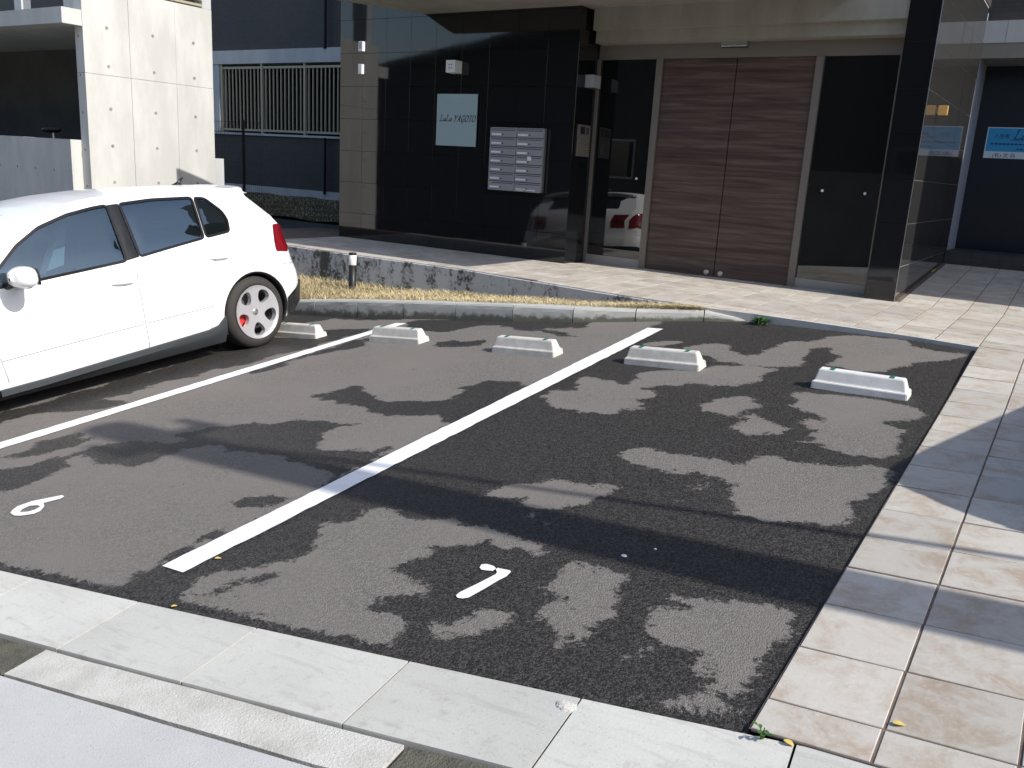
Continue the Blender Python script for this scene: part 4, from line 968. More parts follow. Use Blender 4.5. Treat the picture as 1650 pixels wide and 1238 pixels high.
def CW(s, z):
    w = WZ(z); er, ef = end_dist(s, z)
    hi = max(0, min(1, (z-.9)/.2))
    ar, rr = (.30*(1-hi)+.10*hi), (.40*(1-hi)+.30*hi)
    t = max(0, min(1, er/rr)); w -= ar*(1-math.sqrt(max(0, 1-(1-t)**2)))
    if z < .93:
        t = max(0, min(1, ef/.75)); w -= .34*(1-math.sqrt(max(0, 1-(1-t)**2)))
    # soft shoulder crease
    w += .006*math.exp(-((z-.80)/.02)**2)*(1 if .0 < s < 2.6 else .5)
    # wheel arch flare
    for cx in (0, 2.578):
        d = math.hypot(s-cx, z-.312); w += .012*math.exp(-((d-.365)/.05)**2)
    return w
def ribbon_pts(path, closed=False, step=.03): return dens(path, step, closed)

def make_car(name, paint, M, label, folded=False):
    """M: car frame (x forward, y left, z up, origin on the ground under the rear axle)"""
    car = empty(name); car.matrix_basis = M; tag(car, label, 'car')
    def P(nm, V, F, mat, parent=car, smooth=True, ang=None):
        o = meshobj(nm, V, F, mat, parent, smooth)
        if ang: smooth_by_angle(o, ang)
        return o
    # ---- outlines
    A0, A1 = arch(0, .343), arch(2.578, .343)
    bottom = [A1[0], *A1[1:], (2.2, .185), (1.2, .185), (.38, .20), *A0, (-.40, .225)]
    bottom = [(x, max(z, .185)) for x, z in bottom]
    out = SIL+bottom
    wf = rounded([(1.09+.03, .915), (1.80, .878), (2.16, .868), (2.02, 1.0), (1.86, 1.12), (1.66, 1.222), (1.42, 1.288), (1.20, 1.318), (1.06+.03, 1.325)], .025)
    wr = rounded([(.385, .998), (.70, .965), (1.0, .93), (.985, 1.326), (.70, 1.336), (.335, 1.322)], .03)
    wq = rounded([(.115, 1.022), (.36, 1.001), (.312, 1.318), (.215, 1.306), (.105, 1.19), (.085, 1.12)], .03)
    bp = [(1.005, .928), (1.115, .914), (1.085, 1.327), (.99, 1.329)]
    holes = [wf, wr, wq, bp]
    V2, F2 = cdt(out, holes, .045)
    body = []; bodyF = []
    for sgn in (1, -1):
        b = len(body); body += [(s, sgn*CW(s, z), z) for s, z in V2]
        for f in F2:
            a, c, d = [V2[i] for i in f]; ccw = (c[0]-a[0])*(d[1]-a[1])-(c[1]-a[1])*(d[0]-a[0]) > 0
            # left side (+y) must face +y: clockwise in (s,z)
            g = f if ccw != (sgn == 1) else f[::-1]
            bodyF.append(tuple(i+b for i in g))
    # ---- cap across the car along the silhouette
    caps = {'body': ([], []), 'hatch': ([], []), 'wind': ([], [])}
    NL = 14
    def crown(s, z):
        if s < -.3 and z < 1.06: return .055
        if z > 1.3: return .045
        return .05
    def cap(path, key, lift=0., wscale=1.0):
        V, F = caps[key]; b = len(V); n = len(path)
        for k, (s, z) in enumerate(path):
            p0 = np.array(path[max(0, k-1)]); p1 = np.array(path[min(n-1, k+1)]); t = p1-p0; t = t/np.linalg.norm(t); nn = np.array([-t[1], t[0]])
            w = CW(s, z)*wscale
            for j in range(NL+1):
                u = -1+2*j/NL; c = crown(s, z)*(1-u*u)+lift
                V.append((s+nn[0]*c, u*w, z+nn[1]*c))
        for k in range(n-1):
            for j in range(NL): F.append((b+k*(NL+1)+j, b+k*(NL+1)+j+1, b+(k+1)*(NL+1)+j+1, b+(k+1)*(NL+1)+j))
    top = dens(SIL[:-2], .04, False)
    cap(top, 'body')
    nb = len(body); body += caps['body'][0]; bodyF += [tuple(i+nb for i in f) for f in caps['body'][1]]
    bo = P('body', body, bodyF, paint, ang=40)
    cap(dens([(-.49, 1.075), (-.43, 1.13), (-.345, 1.22), (-.288, 1.288)], .03, False), 'hatch', .006, .86)
    P('rear_window', *caps['hatch'], 'car_trim')
    cap(dens([(1.73, 1.29), (1.9, 1.22), (2.05, 1.135), (2.2, 1.04), (2.34, .955)], .03, False), 'wind', .006, .9)
    P('windscreen', *caps['wind'], 'car_glass')
    def side_patch(nm, outline, mat, off, step=.05, sides=(1, -1), hole=(), parent=car):
        V, F = cdt(outline, hole, step); vs_ = []; fs = []
        for sgn in sides:
            b = len(vs_); vs_ += [(s, sgn*(CW(s, z)+off), z) for s, z in V]
            for f in F:
                a, c, d = [V[i] for i in f]; ccw = (c[0]-a[0])*(d[1]-a[1])-(c[1]-a[1])*(d[0]-a[0]) > 0
                g = f if ccw != (sgn == 1) else f[::-1]; fs.append(tuple(i+b for i in g))
        return P(nm, vs_, fs, mat, parent)
    def ribbon(nm, path, w, mat, off, closed=False, sides=(1, -1), parent=car, both=None):
        pts = dens(path, .03, closed); n = len(pts); vs_ = []; fs = []
        for sgn in sides:
            b = len(vs_)
            for k, p in enumerate(pts):
                a = np.array(pts[k-1] if (closed or k) else pts[k]); c = np.array(pts[(k+1) % n] if (closed or k < n-1) else pts[k]); t = c-a; t = t/(np.linalg.norm(t)+1e-9); nn = np.array([-t[1], t[0]])*w/2
                for q_ in (np.array(p)+nn, np.array(p)-nn): vs_.append((q_[0], sgn*(CW(q_[0], q_[1])+off), q_[1]))
            for k in range(n if closed else n-1):
                i0, i1 = b+2*k, b+2*((k+1) % n); f = (i0, i1, i1+1, i0+1); fs.append(f if sgn == 1 else f[::-1])
        return P(nm, vs_, fs, mat, parent)
    for sgn in (1, -1):
        for nm, lp in (('front_window', wf), ('back_window', wr), ('quarter_window', wq)):
            w_ = side_patch(nm, lp, 'car_glass', -.006, sides=(sgn,))
            ribbon('seal', lp, .020, 'car_trim', .0015, True, sides=(sgn,), parent=w_)
        side_patch('door_pillar', bp, 'car_trim', .001, sides=(sgn,))
        # door shut lines
        ribbon('shut_line', [(1.06, .915), (1.075, .70), (1.075, .46), (1.06, .225)], .006, 'gap_line', .0012, sides=(sgn,))
        ribbon('shut_line', [(2.18, .86), (2.20, .70), (2.185, .45), (2.14, .23)], .006, 'gap_line', .0012, sides=(sgn,))
        ribbon('shut_line', [(.30, .99), (.335, .84), (.42, .66), (.40, .50), (.42, .36), (.50, .235)], .005, 'gap_line', .0012, sides=(sgn,))
        ribbon('shut_line', [(-.325, .79), (-.34, .68), (-.58, .665)], .005, 'gap_line', .0012, sides=(sgn,))
        ribbon('rub_strip', [(.42, .445), (1.06, .425)], .006, 'gap_line', .0012, sides=(sgn,)); ribbon('rub_strip', [(1.09, .424), (2.17, .385)], .006, 'gap_line', .0012, sides=(sgn,))
        # handles
        for s0, z0 in ((.30, .828), (1.20, .765)):
            h = MB(); n = 10
            for k in range(n+1):
                t = k/n; s = s0-.095+.19*t; z = z0+.010*(.5-t)*-2*.6; bulge = .028*math.sin(math.pi*t)**.5
                for a in np.linspace(0, 2*math.pi, 8, endpoint=False): h.v.append((s, sgn*(CW(s, z)+bulge+.007*math.cos(a)), z+.013*math.sin(a)))
            h.f = [(i*8+j, (i+1)*8+j, (i+1)*8+(j+1) % 8, i*8+(j+1) % 8) for i in range(n) for j in range(8)]+[tuple(range(8)), tuple(n*8+j for j in range(8))]
            P('door_handle', h.v, h.f, paint)
        # arch liner and lip
        for cx in (0, 2.578):
            L = MB(); aa = np.linspace(-.42, math.pi+.42, 26)
            for a in aa:
                for r, yy in ((.352, .003), (.338, .002), (.334, -.02), (.345, -.22), (.345, -.24)):
                    s, z = cx+r*math.cos(a), .312+r*math.sin(a); z = max(z, .17); L.v.append((s, sgn*(CW(s, max(z, .2))+yy), z))
            L.f = [(i*5+j, (i+1)*5+j, (i+1)*5+j+1, i*5+j+1) for i in range(25) for j in range(4)]
            P('wheel_arch', L.v, L.f, 'car_black')
            dk = MB(); dk.v = [(cx+.36*math.cos(a), sgn*.62, .312+.36*math.sin(a)) for a in np.linspace(0, 2*math.pi, 24, endpoint=False)]; dk.f = [tuple(range(24))]
            P('wheel_well', dk.v, dk.f, 'car_black', smooth=False)
        # side skirt
        sk = MB(); st_ = [(.335, .355), (.37, .32), (.42, .28), (.52, .262), (.9, .245), (1.4, .225), (1.9, .205), (2.22, .20)]; st_ = dens(st_, .06, False)
        for s, zt in st_:
            for off, z in ((.002, zt), (.013, zt-.010), (.016, zt-.045), (.004, zt*.35+.09), (-.045, .118), (-.25, .12)): sk.v.append((s, sgn*(.872+off) if s < .4 else sgn*(.872+off), z))
        n = len(st_); sk.f = [(i*6+j, (i+1)*6+j, (i+1)*6+j+1, i*6+j+1) for i in range(n-1) for j in range(5)]+[tuple(range(6)), tuple((n-1)*6+j for j in range(6))]
        P('side_skirt', sk.v, sk.f, 'skirt_grey', ang=30)
        # rear lamp wraps the corner
        lo = rounded([(-.31, .80), (-.325, .90), (-.37, 1.03), (-.515, 1.02), (-.555, .985), (-.595, .91), (-.622, .80), (-.62, .775), (-.47, .778)], .03)
        tl = side_patch('tail_lamp', lo, 'lamp_red', .006, .03, sides=(sgn,))
        ins = MB(); n = 8
        for k, z in enumerate(np.linspace(.79, 1.0, 9)):
            er = float(-end_dist(0, z)[0])
            for j in range(9):
                u = j/8; y = CW(er, z)*(1-.42*u); s = er-.050*(1-(y/CW(er, z))**2)-.008
                ins.v.append((s, sgn*y, z))
        ins.f = [(k*9+j, k*9+j+1, (k+1)*9+j+1, (k+1)*9+j) for k in range(8) for j in range(8)]
        P('tail_lamp', ins.v, ins.f, 'lamp_red')
        for uu in (.25, .55):
            y = CW(-.613, .885)*(1-.42*uu); s = -.613-.05*(1-(y/CW(-.613, .885))**2)-.012
            l2 = MB().lathe([(.0, .006), (.035, .004), (.05, 0)], 20, Matrix.Translation((s, sgn*y, .885)) @ Matrix.Rotation(math.radians(-90), 4, 'Y')); P('lamp_ring', l2.v, l2.f, 'lamp_dark', tl)
        hlp = rounded([(2.82, .60), (2.80, .78), (2.98, .80), (3.14, .74), (3.22, .64), (3.2, .58)], .03)
        side_patch('headlamp', hlp, 'lamp_clear', .004, .04, sides=(sgn,))
        # mirror
        mm = MB(); nr, na = 9, 16; bx, by, bz = 2.0, (.90 if folded else 1.01), .925
        for i in range(nr+1):
            t = i/nr; s = bx-.075+.15*t; r = (1-(2*abs(t-.35))**2.4*.5) if t < .35 else math.sqrt(max(.02, 1-((t-.35)/.66)**2))
            for j in range(na):
                a = 2*math.pi*j/na; ca, sa = math.cos(a), math.sin(a); f_ = (abs(ca)**3+abs(sa)**3)**(-1/3)
                mm.v.append((s+.02*ca*f_*r, sgn*(by+(.05 if folded else .14)*ca*f_*r), bz+.076*sa*f_*r*(1.0 if sa > 0 else .9)))
        mm.f = [(i*na+j, (i+1)*na+j, (i+1)*na+(j+1) % na, i*na+(j+1) % na) for i in range(nr) for j in range(na)]+[tuple(range(na)), tuple(nr*na+j for j in range(na))]
        mo = P('door_mirror', mm.v, mm.f, paint)
        arm = MB().tube((2.02, sgn*.84, .87), (1.99, sgn*.92, .885), .028, .02); P('mirror_foot', arm.v, arm.f, 'car_black', mo)
        g = MB(); g.v = [(bx-.077, sgn*(by+.10*ca), bz+.06*sa) for ca, sa in ((-1, -.9), (1, -.9), (1.05, 0), (.95, .9), (-.9, 1), (-1.05, 0))]; g.f = [tuple(range(6))]; P('mirror_glass', g.v, g.f, 'car_trim', mo, False)
        lowr = MB().tube((bx-.01, sgn*(by-.08), bz-.066), (bx-.01, sgn*(by+.09), bz-.052), .022, .014); P('mirror_trim', lowr.v, lowr.f, 'steel', mo)
        # wheels
        for cx in (0, 2.578): wheel(car, cx, sgn)
    # rear bumper lower
    rb = MB(); zs = (.225, .25, .30, .38, .45, .49)
    def rear_s(z): return -float(end_dist(0, z)[0])
    pts = []
    for sgn in (-1, 1):
        pass
    us = np.linspace(-1, 1, 41)
    for z in zs:
        for u in us:
            rs = rear_s(z); w0 = CW(rs, z); wmax = CW(-.34, z)
            # plan curve from arch edge round the corner
            if abs(u) < .6:
                y = u/.6*w0; s = rs-.055*(1-(u/.6)**2)-.014
            else:
                t = (abs(u)-.6)/.4; s = rs+(-.355-rs)*t; y = math.copysign(CW(s, z)+.012, u); s -= .014*(1-t)
            lim = .225+.27*max(0, 1-max(0, (s+.62)/.30)*.45) if abs(u) > .6 else .495
            rb.v.append((s, y, min(z, lim)))
    k = len(us); rb.f = [(i*k+j, i*k+j+1, (i+1)*k+j+1, (i+1)*k+j) for i in range(len(zs)-1) for j in range(k-1)]
    P('bumper_valance', rb.v, rb.f, 'car_black')
    fg = MB().cham(3.30, 3.372, -.42, .42, .30, .52, .02); P('front_grille', fg.v, fg.f, 'car_black', ang=30)
    # roof spoiler
    sp = MB(); ns = 18
    for j in range(ns+1):
        u = -1+2*j/ns; y = .60*u; e = 1-abs(u)**6*.35; c = .042*(1-u*u)
        for s, z in ((-.10, 1.366), (-.20, 1.366), (-.32*e-.03, 1.352), (-.37*e, 1.338), (-.36*e, 1.322), (-.30, 1.310), (-.20, 1.318)): sp.v.append((s, y, z+c))
    sp.f = [(i*7+j, (i+1)*7+j, (i+1)*7+(j+1) % 7, i*7+(j+1) % 7) for i in range(ns) for j in range(7)]+[tuple(range(7)), tuple(ns*7+j for j in range(7))]
    P('roof_spoiler', sp.v, sp.f, paint, ang=40)
    an = MB().tube((-.02, 0, 1.415), (-.10, 0, 1.475), .020, .007, n=10); an.add([(.06, 0, 1.41), (-.08, .028, 1.405), (-.08, -.028, 1.405), (-.05, 0, 1.45)], [(0, 1, 3), (0, 3, 2), (1, 2, 3)]); P('roof_aerial', an.v, an.f, 'car_black')
    P('number_plate', *[(lambda b: (b.v, b.f))(MB().cham(-.73, -.715, -.165, .165, .60, .765, .004))][0], 'label_white', smooth=False)
    # cabin
    fl = MB().box(-.5, 2.3, -.74, .74, .20, .30); P('cabin_floor', fl.v, fl.f, 'seat_cloth', smooth=False)
    dsh = MB().cham(1.95, 2.35, -.74, .74, .55, .90, .05); P('dashboard', dsh.v, dsh.f, 'car_black', ang=30)
    def seat(s0, y0, w):
        st2 = MB().cham(s0-.02, s0+.50, y0-w, y0+w, .32, .50, .05); so_ = P('seat', st2.v, st2.f, 'seat_cloth', ang=40)
        b = MB().cham(-.06, .08, -w, w, 0, .62, .05); Mx = Matrix.Translation((s0, y0, .44)) @ Matrix.Rotation(math.radians(-16), 4, 'Y'); b.v = [tuple(Mx @ Vector(p)) for p in b.v]; P('backrest', b.v, b.f, 'seat_cloth', so_, ang=40)
        for yy in ((0,) if w < .4 else (-.4, .4)):
            b = MB().cham(-.04, .06, yy-.13, yy+.13, .66, .84, .04); b.v = [tuple(Mx @ Vector(p)) for p in b.v]; P('headrest', b.v, b.f, 'seat_cloth', so_, ang=40)
    seat(1.12, .36, .26); seat(1.12, -.36, .26); seat(.15, 0, .62)
    sw = MB(); n, m_ = 20, 8; Ms = Matrix.Translation((1.78, -.36, .82)) @ Matrix.Rotation(math.radians(65), 4, 'Y')
    for i in range(n):
        a = 2*math.pi*i/n
        for j in range(m_):
            b2 = 2*math.pi*j/m_; r = .18+.016*math.cos(b2); sw.v.append(tuple(Ms @ Vector((r*math.cos(a), r*math.sin(a), .016*math.sin(b2)))))
    sw.f = [(i*m_+j, ((i+1) % n)*m_+j, ((i+1) % n)*m_+(j+1) % m_, i*m_+(j+1) % m_) for i in range(n) for j in range(m_)]; P('steering_wheel', sw.v, sw.f, 'car_black')
    return car
RIM = None
def wheel(car, cx, sgn):
    """five-hole alloy; local z is the axle pointing outward"""
    global RIM
    yo = .862
    Mw = Matrix.Translation((cx, sgn*yo, R_T-.004)) @ Matrix.Rotation(math.radians(-90*sgn), 4, 'X')
    def tr(v): return [tuple(Mw @ Vector(p)) for p in v]
    w = MB(); w.lathe([(.228, .008), (.236, .018), (.252, .020), (.280, .012), (.302, -.004), (.313, -.026), (.317, -.06), (.317, -.16), (.310, -.195), (.28, -.215), (.22, -.21)], 72)
    ty = meshobj('wheel', tr(w.v), w.f if 1 else 0, 'tyre_rubber', car, True)
    tg = MB()
    for k in range(72):
        a = 2*math.pi*k/72
        for h0, h1 in ((-.03, -.085), (-.135, -.19)):
            c, s = math.cos(a), math.sin(a); c2, s2 = math.cos(a+.04), math.sin(a+.04); r = .3185
            tg.add([(r*c, r*s, h0), (r*math.cos(a+.035), r*math.sin(a+.035), h0), (r*math.cos(a+.06), r*math.sin(a+.06), h1), (r*math.cos(a+.025), r*math.sin(a+.025), h1)], [(0, 1, 2, 3)])
    o = meshobj('tread', tr(tg.v), tg.f, 'car_black', ty)
    # rim face
    if RIM is None:
        outer = [(.232*math.cos(a), .232*math.sin(a)) for a in np.linspace(0, 2*math.pi, 90, endpoint=False)]; holes = []
        for k in range(5):
            ph = 2*math.pi*k/5+math.pi/2; hp = []
            for a in np.linspace(0, 2*math.pi, 30, endpoint=False):
                rad = .150+.058*math.cos(a); tan = .056*math.sin(a)*(1+.34*math.cos(a))
                hp.append((rad*math.cos(ph)-tan*math.sin(ph), rad*math.sin(ph)+tan*math.cos(ph)))
            holes.append(hp)
        RIM = (cdt(outer, holes, .018), holes)
    (V, F), holes = RIM
    def hz(r): return .012-.030*min(1, r/.10)*0-.028*(1-min(1, (r/.2)))**1.2 if r < .2 else .012+.006*(r-.2)/.016
    V3 = [(x, y, hz(math.hypot(x, y))) for x, y in V]
    F3 = []
    for f in F:
        a, b, c = [V[i] for i in f]; F3.append(f if (b[0]-a[0])*(c[1]-a[1])-(b[1]-a[1])*(c[0]-a[0]) > 0 else f[::-1])
    n = len(V3)
    for h in holes:
        hb = len(V3); m_ = len(h)
        V3 += [(x, y, hz(math.hypot(x, y))) for x, y in h]+[(x*.985, y*.985, hz(math.hypot(x, y))-.045) for x, y in h]
        F3 += [(hb+i, hb+(i+1) % m_, hb+m_+(i+1) % m_, hb+m_+i) for i in range(m_)]
    rim = meshobj('rim', tr(V3), F3, 'rim_alloy', ty); smooth_by_angle(rim, 35)
    b = MB().lathe([(.215, -.035), (.210, -.06), (.205, -.2)], 48); meshobj('rim_barrel', tr(b.v), b.f, 'rim_inner', ty, True)
    b = MB().lathe([(.215, -.035), (.226, 0.0), (.233, .014), (.239, .018), (.241, .012)], 60); meshobj('rim_lip', tr(b.v), b.f, 'rim_alloy', ty, True)
    b = MB().lathe([(0, -.085), (.145, -.085), (.145, -.105)], 40); meshobj('brake_disc', tr(b.v), b.f, 'rim_inner', ty)
    b = MB().lathe([(0, -.006), (.026, -.006), (.030, -.010), (.032, -.02)], 28); meshobj('hub_cap', tr(b.v), b.f, 'steel', ty, True)
    for k in range(5):
        a = 2*math.pi*k/5-math.pi/2; b = MB().lathe([(0, -.016), (.009, -.016), (.011, -.012), (.012, -.010)], 12, Matrix.Translation((.056*math.cos(a), .056*math.sin(a), 0))); meshobj('wheel_bolt', tr(b.v), b.f, 'letterbox_dark', ty)
    # red caliper towards the front of the car
    cb = MB(); f_ = 1 if sgn > 0 else 1
    for a0 in (0,):
        for h in (-.055, -.115):
            for r in (.090, .165):
                for a in np.linspace(-.36, .36, 6): cb.v.append((r*math.cos(a-.28*-sgn), r*math.sin(a-.28*-sgn), h))
    cb.f = []
    for h in range(2):
        o_ = h*12; cb.f += [(o_+i, o_+i+1, o_+6+i+1, o_+6+i) for i in range(5)]
    for r in range(2): cb.f += [(r*6+i, r*6+i+1, 12+r*6+i+1, 12+r*6+i) for i in range(5)]
    cb.f += [(0, 6, 18, 12), (5, 11, 23, 17)]
    meshobj('brake_caliper', tr(cb.v), cb.f, 'caliper_red', ty)

def car_matrix(contact, fwd, up, s_off=0., halfw=.872):
    f = Vector(fwd).normalized(); u = Vector(up).normalized(); l = u.cross(f).normalized(); u = f.cross(l)
    o = Vector(contact)+f*s_off-l*halfw
    Mx = Matrix.Identity(4)
    for i in range(3): Mx[i][0] = f[i]; Mx[i][1] = l[i]; Mx[i][2] = u[i]; Mx[i][3] = o[i]
    return Mx
gy_, gx_ = .085, .09
cM = car_matrix((-5.879, 4.991, -.603), (0, -1, -gy_), (-gx_, -gy_, 1), -.121, .872)
CAR = make_car('parked_car', 'car_white', cM, 'white five-door hatchback with alloy wheels and red brake calipers')
# pale silver sheets standing for the bright patch behind the front window
ss = MB(); 
for k, (a, b, c, d) in enumerate((((1.50, .30, .86), (1.36, .34, 1.17), (1.24, .34, 1.21), (1.30, .30, .90)), ((1.50, .30, .86), (1.36, .34, 1.17), (1.40, .46, 1.10), (1.53, .44, .86)))): ss.add([cM @ Vector(p) for p in (a, b, c, d)], [(0, 1, 2, 3)])
o = ss.build('bright_sheet', 'sheet_silver'); tag(o, 'pale silver stand-in for the bright patch inside the white hatchback', 'sun shade')

# ================================================================== WHEEL STOPS, BOLLARD, SMALL THINGS
def stop_mesh():
    L, W, H = .552, .15, .118; bm = MB(); prof = [(-W/2, 0, 0), (-W/2+.005, .044, .001), (-.054, .050, .010), (-.034, H-.006, .022), (-.028, H, .026), (.028, H, .026), (.034, H-.006, .022), (.054, .050, .010), (W/2-.005, .044, .001), (W/2, 0, 0)]
    k = len(prof); v = []
    for s in (-1, 1):
        for d, (ins, dz) in enumerate(((0, 0), (.012, 0))):
            pass
    for s, e in ((-1, 0), (-1, 1), (1, 1), (1, 0)):
        for y, z, c in prof:
            x = s*(L/2-c*1.2-(0 if e else .006*(z > .04))); f_ = 1 if e else .93
            x = s*(L/2-c*1.3+(-.008 if e else 0)); v.append((x, y*(1 if e else .94), z*(1 if e else .97)))
    f = [(i*k+j, (i+1)*k+j, (i+1)*k+j+1, i*k+j+1) for i in range(3) for j in range(k-1)]+[tuple(range(k-1, -1, -1)), tuple(3*k+j for j in range(k))]
    me = bpy.data.meshes.new('block'); me.from_pydata(v, [], f); me.update(); me.materials.append(MATS['stop_concrete'])
    bmm = bmesh.new(); bmm.from_mesh(me); bmesh.ops.recalc_face_normals(bmm, faces=bmm.faces[:]); bmesh.ops.bevel(bmm, geom=[e for e in bmm.edges if e.calc_face_angle(0) > .5], offset=.003, segments=2, affect='EDGES'); bmm.to_mesh(me); bmm.free(); return me
STOP = stop_mesh(); STOPW = STOP.copy(); STOPW.materials[0] = MATS['stop_white']
RF = MB().cham(-.014, .014, -.026, .026, .110, .1205, .002); RFM = bpy.data.meshes.new('reflector'); RFM.from_pydata(RF.v, [], RF.f); RFM.materials.append(MATS['reflector_green'])
def put_stop(a, b, label, white=False, y=None):
    """front bottom corners in the photo fix x; all stand in one row"""
    A, B = ray(*a), ray(*b); A = A/A[1]; B = B/B[1]; t = .55/np.linalg.norm(A-B) if y is None else y
    A = A*t; B = B*t; A[2] += CAMZ; B[2] += CAMZ; c = (A+B)/2
    cx, cy = c[0], c[1]+.075; e = .2
    sx = (B[2]-A[2])/(B[0]-A[0]); sy = (float(gz(cx, cy+e))-float(gz(cx, cy-e)))/(2*e)
    o = empty('wheel_stop', (cx, cy, float(gz(cx, cy))-.002)); tag(o, label, 'wheel stop', 'concrete wheel stops in the parking bays')
    o.rotation_euler = (math.atan(sy), -math.atan(sx), rng.normal(0, .01))
    bo = bpy.data.objects.new('block', STOPW if white else STOP); COL.objects.link(bo); bo.parent = o
    for x in (-.17, .17): r = bpy.data.objects.new('reflector', RFM); COL.objects.link(r); r.parent = o; r.location = (x, 0, 0)
    return o
put_stop((594, 552), (674.5, 558), 'rust tinged concrete wheel stop touching the line beside the white car')
put_stop((791.8, 568), (891.5, 577.5), 'grey weathered concrete wheel stop left of the line, alone on dry asphalt')
put_stop((1004.5, 586), (1125, 598), 'grey weathered concrete wheel stop close to the right side of the painted line')
put_stop((1306.4, 619.5), (1461.8, 643), 'clean whitish concrete wheel stop close to the tiled drive', True)
p1 = hit(476, 556); 
o = empty('wheel_stop', (p1[0]-.28, 5.56, float(gz(p1[0]-.28, 5.56)))); tag(o, 'concrete wheel stop half hidden behind the rear wheel of the white car', 'wheel stop', 'concrete wheel stops in the parking bays')
o.rotation_euler = (.087, -.095, 0)
bo = bpy.data.objects.new('block', STOP); COL.objects.link(bo); bo.parent = o
for x in (-.17, .17): r = bpy.data.objects.new('reflector', RFM); COL.objects.link(r); r.parent = o; r.location = (x, 0, 0)

# bollard in the verge
byy = 7.08; pb = ony(567.5, 470, byy); ptp = ony(568.5, 407, byy); r_ = .042
bl = empty('bollard', (pb[0], byy, pb[2])); tag(bl, 'short black bollard with a white band standing in the dry grass', 'bollard')
hB = ptp[2]; zB = pb[2]-.05; band0 = ony(568, 427, byy)[2]; band1 = ony(568, 411, byy)[2]
MB().lathe([(r_, zB), (r_, band0), (r_*.98, band0)], 32, Matrix.Translation((pb[0], byy, 0))).build('post', 'black_metal', bl, True)
MB().lathe([(r_*.99, band0), (r_*1.02, band0+.002), (r_*1.02, band1-.002), (r_*.99, band1)], 32, Matrix.Translation((pb[0], byy, 0))).build('white_band', 'bollard_white', bl, True)
MB().lathe([(r_, band1), (r_*1.03, band1+.004), (r_*1.03, hB-.012), (r_*.9, hB-.003), (0, hB)], 32, Matrix.Translation((pb[0], byy, 0))).build('cap', 'black_metal', bl, True)

# weeds and fallen leaves
def leaf(mb, o, d, L, w, up=.3, curl=.25):
    o = Vector(o); d = Vector(d).normalized(); s = Vector((-d.y, d.x, 0)).normalized(); z = Vector((0, 0, 1)); n = 5; V = []
    for i in range(n+1):
        t = i/n; ww = w*math.sin(math.pi*min(.97, .08+.9*t))**.8; p = o+d*L*t*math.cos(up)+z*(L*t*math.sin(up)-curl*L*t*t)
        V += [p+s*ww+z*ww*.25, p-s*ww+z*ww*.25, p]
    F = []
    for i in range(n): F += [(3*i, 3*i+3, 3*i+5, 3*i+2), (3*i+2, 3*i+5, 3*i+4, 3*i+1)]
    mb.add(V, F)
def weed(p, n, L, label, spread=.06):
    o = empty('weed', p); tag(o, label, 'weed')
    st_ = MB()
    for k in range(max(3, n//4)):
        a = random.uniform(0, 6.28); st_.tube(p, (p[0]+math.cos(a)*spread*.6, p[1]+math.sin(a)*spread*.5, p[2]+random.uniform(.02, .05)), .0025, .0015, n=5)
    st_.build('stem', 'leaf_green', o)
    for k in range(n):
        a = random.uniform(0, 6.28); r = random.uniform(0, spread); mb = MB()
        leaf(mb, (p[0]+math.cos(a)*r, p[1]+math.sin(a)*r*.6, p[2]+random.uniform(.005, .05)), (math.cos(a), math.sin(a), 0), L*random.uniform(.6, 1.2), L*.3, random.uniform(.1, .9)); mb.build('leaf', 'leaf_green', o, True)
p = hit(1226, 521); weed((p[0], p[1]-.05, float(gz(p[0], p[1]-.05))), 46, .045, 'bushy green weed at the end of the kerb beside the walkway', .085)
p = hit(1226, 1193); weed((p[0], p[1], p[2]+.003), 8, .019, 'tiny green weed in the joint below the corner of the tiled drive', .018)
def dead_leaf(px, py, L, a, label, lift=.016):
    p = hit(px, py); mb = MB(); leaf(mb, (p[0], p[1], p[2]+lift), (math.cos(a), math.sin(a), 0), L, L*.33, .12, .2)
    o = mb.build('fallen_leaf', 'leaf_dry', None, True); tag(o, label, 'leaf')
dead_leaf(1437, 1176, .030, .4, 'yellow fallen leaf lying on a floor tile of the drive', .02)
dead_leaf(1262, 1199, .028, -.2, 'tan fallen leaf in the joint beside the tiny weed', .012)
dead_leaf(346, 903, .026, .9, 'yellow fallen leaf beside the right edge of the painted line', .008)
dead_leaf(276, 981, .022, 1.2, 'tiny yellow leaf at the asphalt edge above the gutter slabs', .008)
for px, py, r, lb in ((1006, 896, .009, 'white pebble on the damp asphalt in the shadow band'), (1056, 885, .005, 'tiny white stone chip beyond the pebble in the shadow band')):
    p = hit(px, py); bmm = bmesh.new(); bmesh.ops.create_icosphere(bmm, subdivisions=2, radius=r)
    for v in bmm.verts: v.co = Vector((v.co.x*1.3, v.co.y, v.co.z*.7))*(1+rng.normal(0, .08))
    me = bpy.data.meshes.new('pebble'); bmm.to_mesh(me); bmm.free(); me.materials.append(MATS['road_paint']); o = bpy.data.objects.new('pebble', me); COL.objects.link(o); o.location = p; tag(o, lb, 'pebble')
# mortar lump in the slab joint
p = hit(915, 1140); mb = MB(); bmm = bmesh.new(); bmesh.ops.create_icosphere(bmm, subdivisions=3, radius=.032)
for v in bmm.verts: v.co = Vector((v.co.x*1.1, v.co.y*.8, v.co.z*.35))*(1+rng.normal(0, .05))
me = bpy.data.meshes.new('mortar_lump'); bmm.to_mesh(me); bmm.free(); me.materials.append(MATS['rough_concrete']); o = bpy.data.objects.new('mortar_lump', me); COL.objects.link(o); o.location = p; tag(o, 'pale crumbly mortar lump in the joint between gutter slabs', 'mortar')

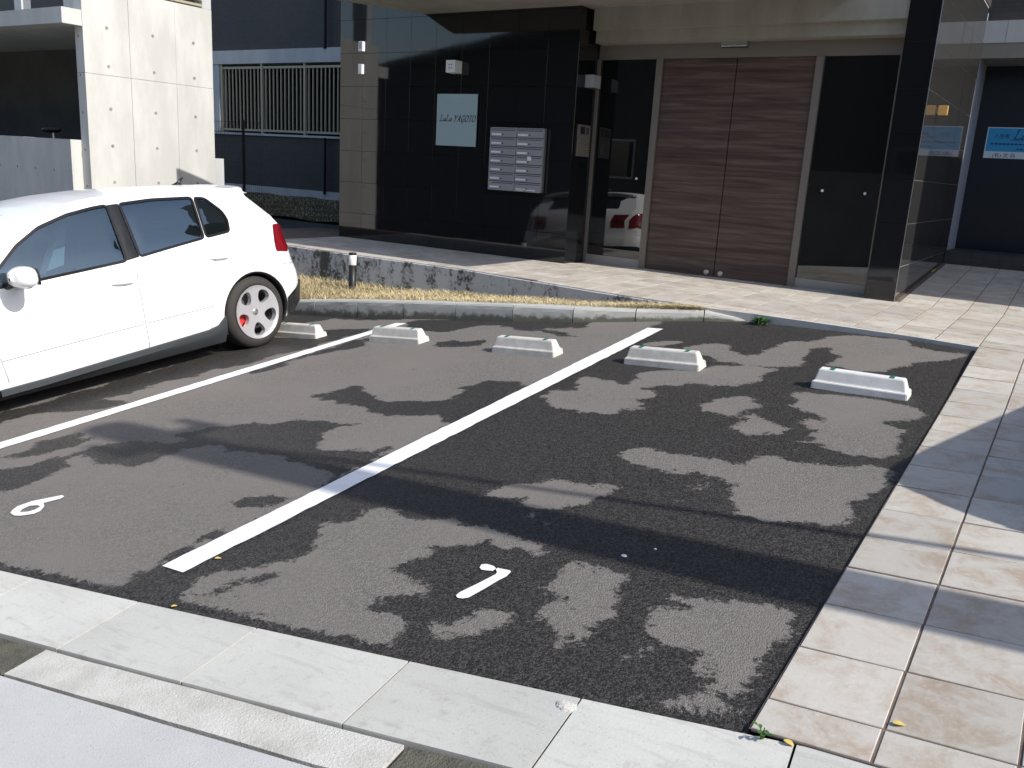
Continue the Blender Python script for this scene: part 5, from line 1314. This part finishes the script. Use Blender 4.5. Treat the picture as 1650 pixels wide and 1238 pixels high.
# ================================================================== AROUND THE FRAME (throws the shadows, shows in the glass)
t41 = math.tan(SUN_EL)
pole = empty('utility_pole', (3.4, 2.79, -.2)); tag(pole, 'tapered concrete utility pole beside the tiled drive, casting the broad shadow band', 'utility pole')
MB().tube((3.4, 2.79, -.6), (3.4, 2.80, 6.55), .175, .14, n=24).build('shaft', 'pole_concrete', pole)
MB().tube((3.4, 3.75, -.3), (3.4, 2.84, 6.3), .021, .021, n=10).build('stay_wire', 'steel', pole)
MB().box(3.35, 3.45, 2.5, 3.15, 6.05, 6.15).build('cross_arm', 'steel', pole)
for y in (2.55, 3.1): MB().tube((3.4, y, 6.15), (3.4, y, 6.33), .04, n=10).build('insulator', 'box_white', pole)
m2 = car_matrix((.93, 4.42, float(gz(1.0, 4.4))+.012), (.30, .95, .06), (-.02, -.06, 1), 0, .872)
CAR2 = make_car('parked_car', 'car_silver', m2, 'silver hatchback parked on the tiled drive, nose to the building', True)
sw_ = empty('street_house', (-6, -11, -1)); tag(sw_, 'brown house with a dark tiled roof across the street', 'building')
gp = [(-36, -3), (9, -3), (9, 4.2), (-8, 6.8), (-18, 5.2), (-36, 2.3)]
MB().add([(x, -9.2, z) for x, z in gp]+[(x, -16, z) for x, z in gp], [tuple(range(5, -1, -1)), tuple(range(6, 12))]+[(k, (k+1) % 6, 6+(k+1) % 6, 6+k) for k in range(6)]).build('wall', 'house_wall', sw_)
MB().add([(9.6, -8.6, 4.15), (-8, -8.6, 6.85), (-36.6, -8.6, 2.3), (9.6, -16.6, 4.15), (-8, -16.6, 6.85), (-36.6, -16.6, 2.3), (9.6, -8.6, 4.33), (-8, -8.6, 7.05), (-36.6, -8.6, 2.48), (9.6, -16.6, 4.33), (-8, -16.6, 7.05), (-36.6, -16.6, 2.48)], [(0, 1, 4, 3), (1, 2, 5, 4), (6, 9, 10, 7), (7, 10, 11, 8), (0, 6, 7, 1), (1, 7, 8, 2)]).build('roof', 'roof_tile', sw_)
for x in (-15, -10, -5, 0, 5):
    w_ = MB().box(x, x+1.7, -9.25, -9.15, .9, 2.2).build('window', 'steel', sw_); MB().box(x+.06, x+1.64, -9.16, -9.13, .96, 2.14).build('pane', 'hall_glass', w_)
o = MB().box(-9, 10, -5.5, -5.25, -2, 1.42).build('street_wall', 'shaded_concrete'); tag(o, 'low grey concrete wall across the street before the house', 'wall')
fr_ = empty('reflection_block', (18, 14, 0)); tag(fr_, 'added brown block beyond the right end of the lot to darken reflections', 'building')
MB().box(14, 24, 3, 30, -1, 6.5).build('wall', 'brown_block', fr_)  # unseen block, put in to keep bright sky out of the return wall
for y in (5, 8, 11, 14, 17):
    for z in (1.2, 4.0):
        w_ = MB().box(13.96, 14.1, y, y+1.5, z, z+1.3).build('window', 'steel', fr_); MB().box(13.94, 13.97, y+.06, y+1.44, z+.06, z+1.24).build('pane', 'hall_glass', w_)
o = MB().box(-80, -36.8, -10.5, -10, -6, 2.4).build('street_wall', 'stained_concrete'); tag(o, 'long high concrete wall across the street beyond the house', 'wall')
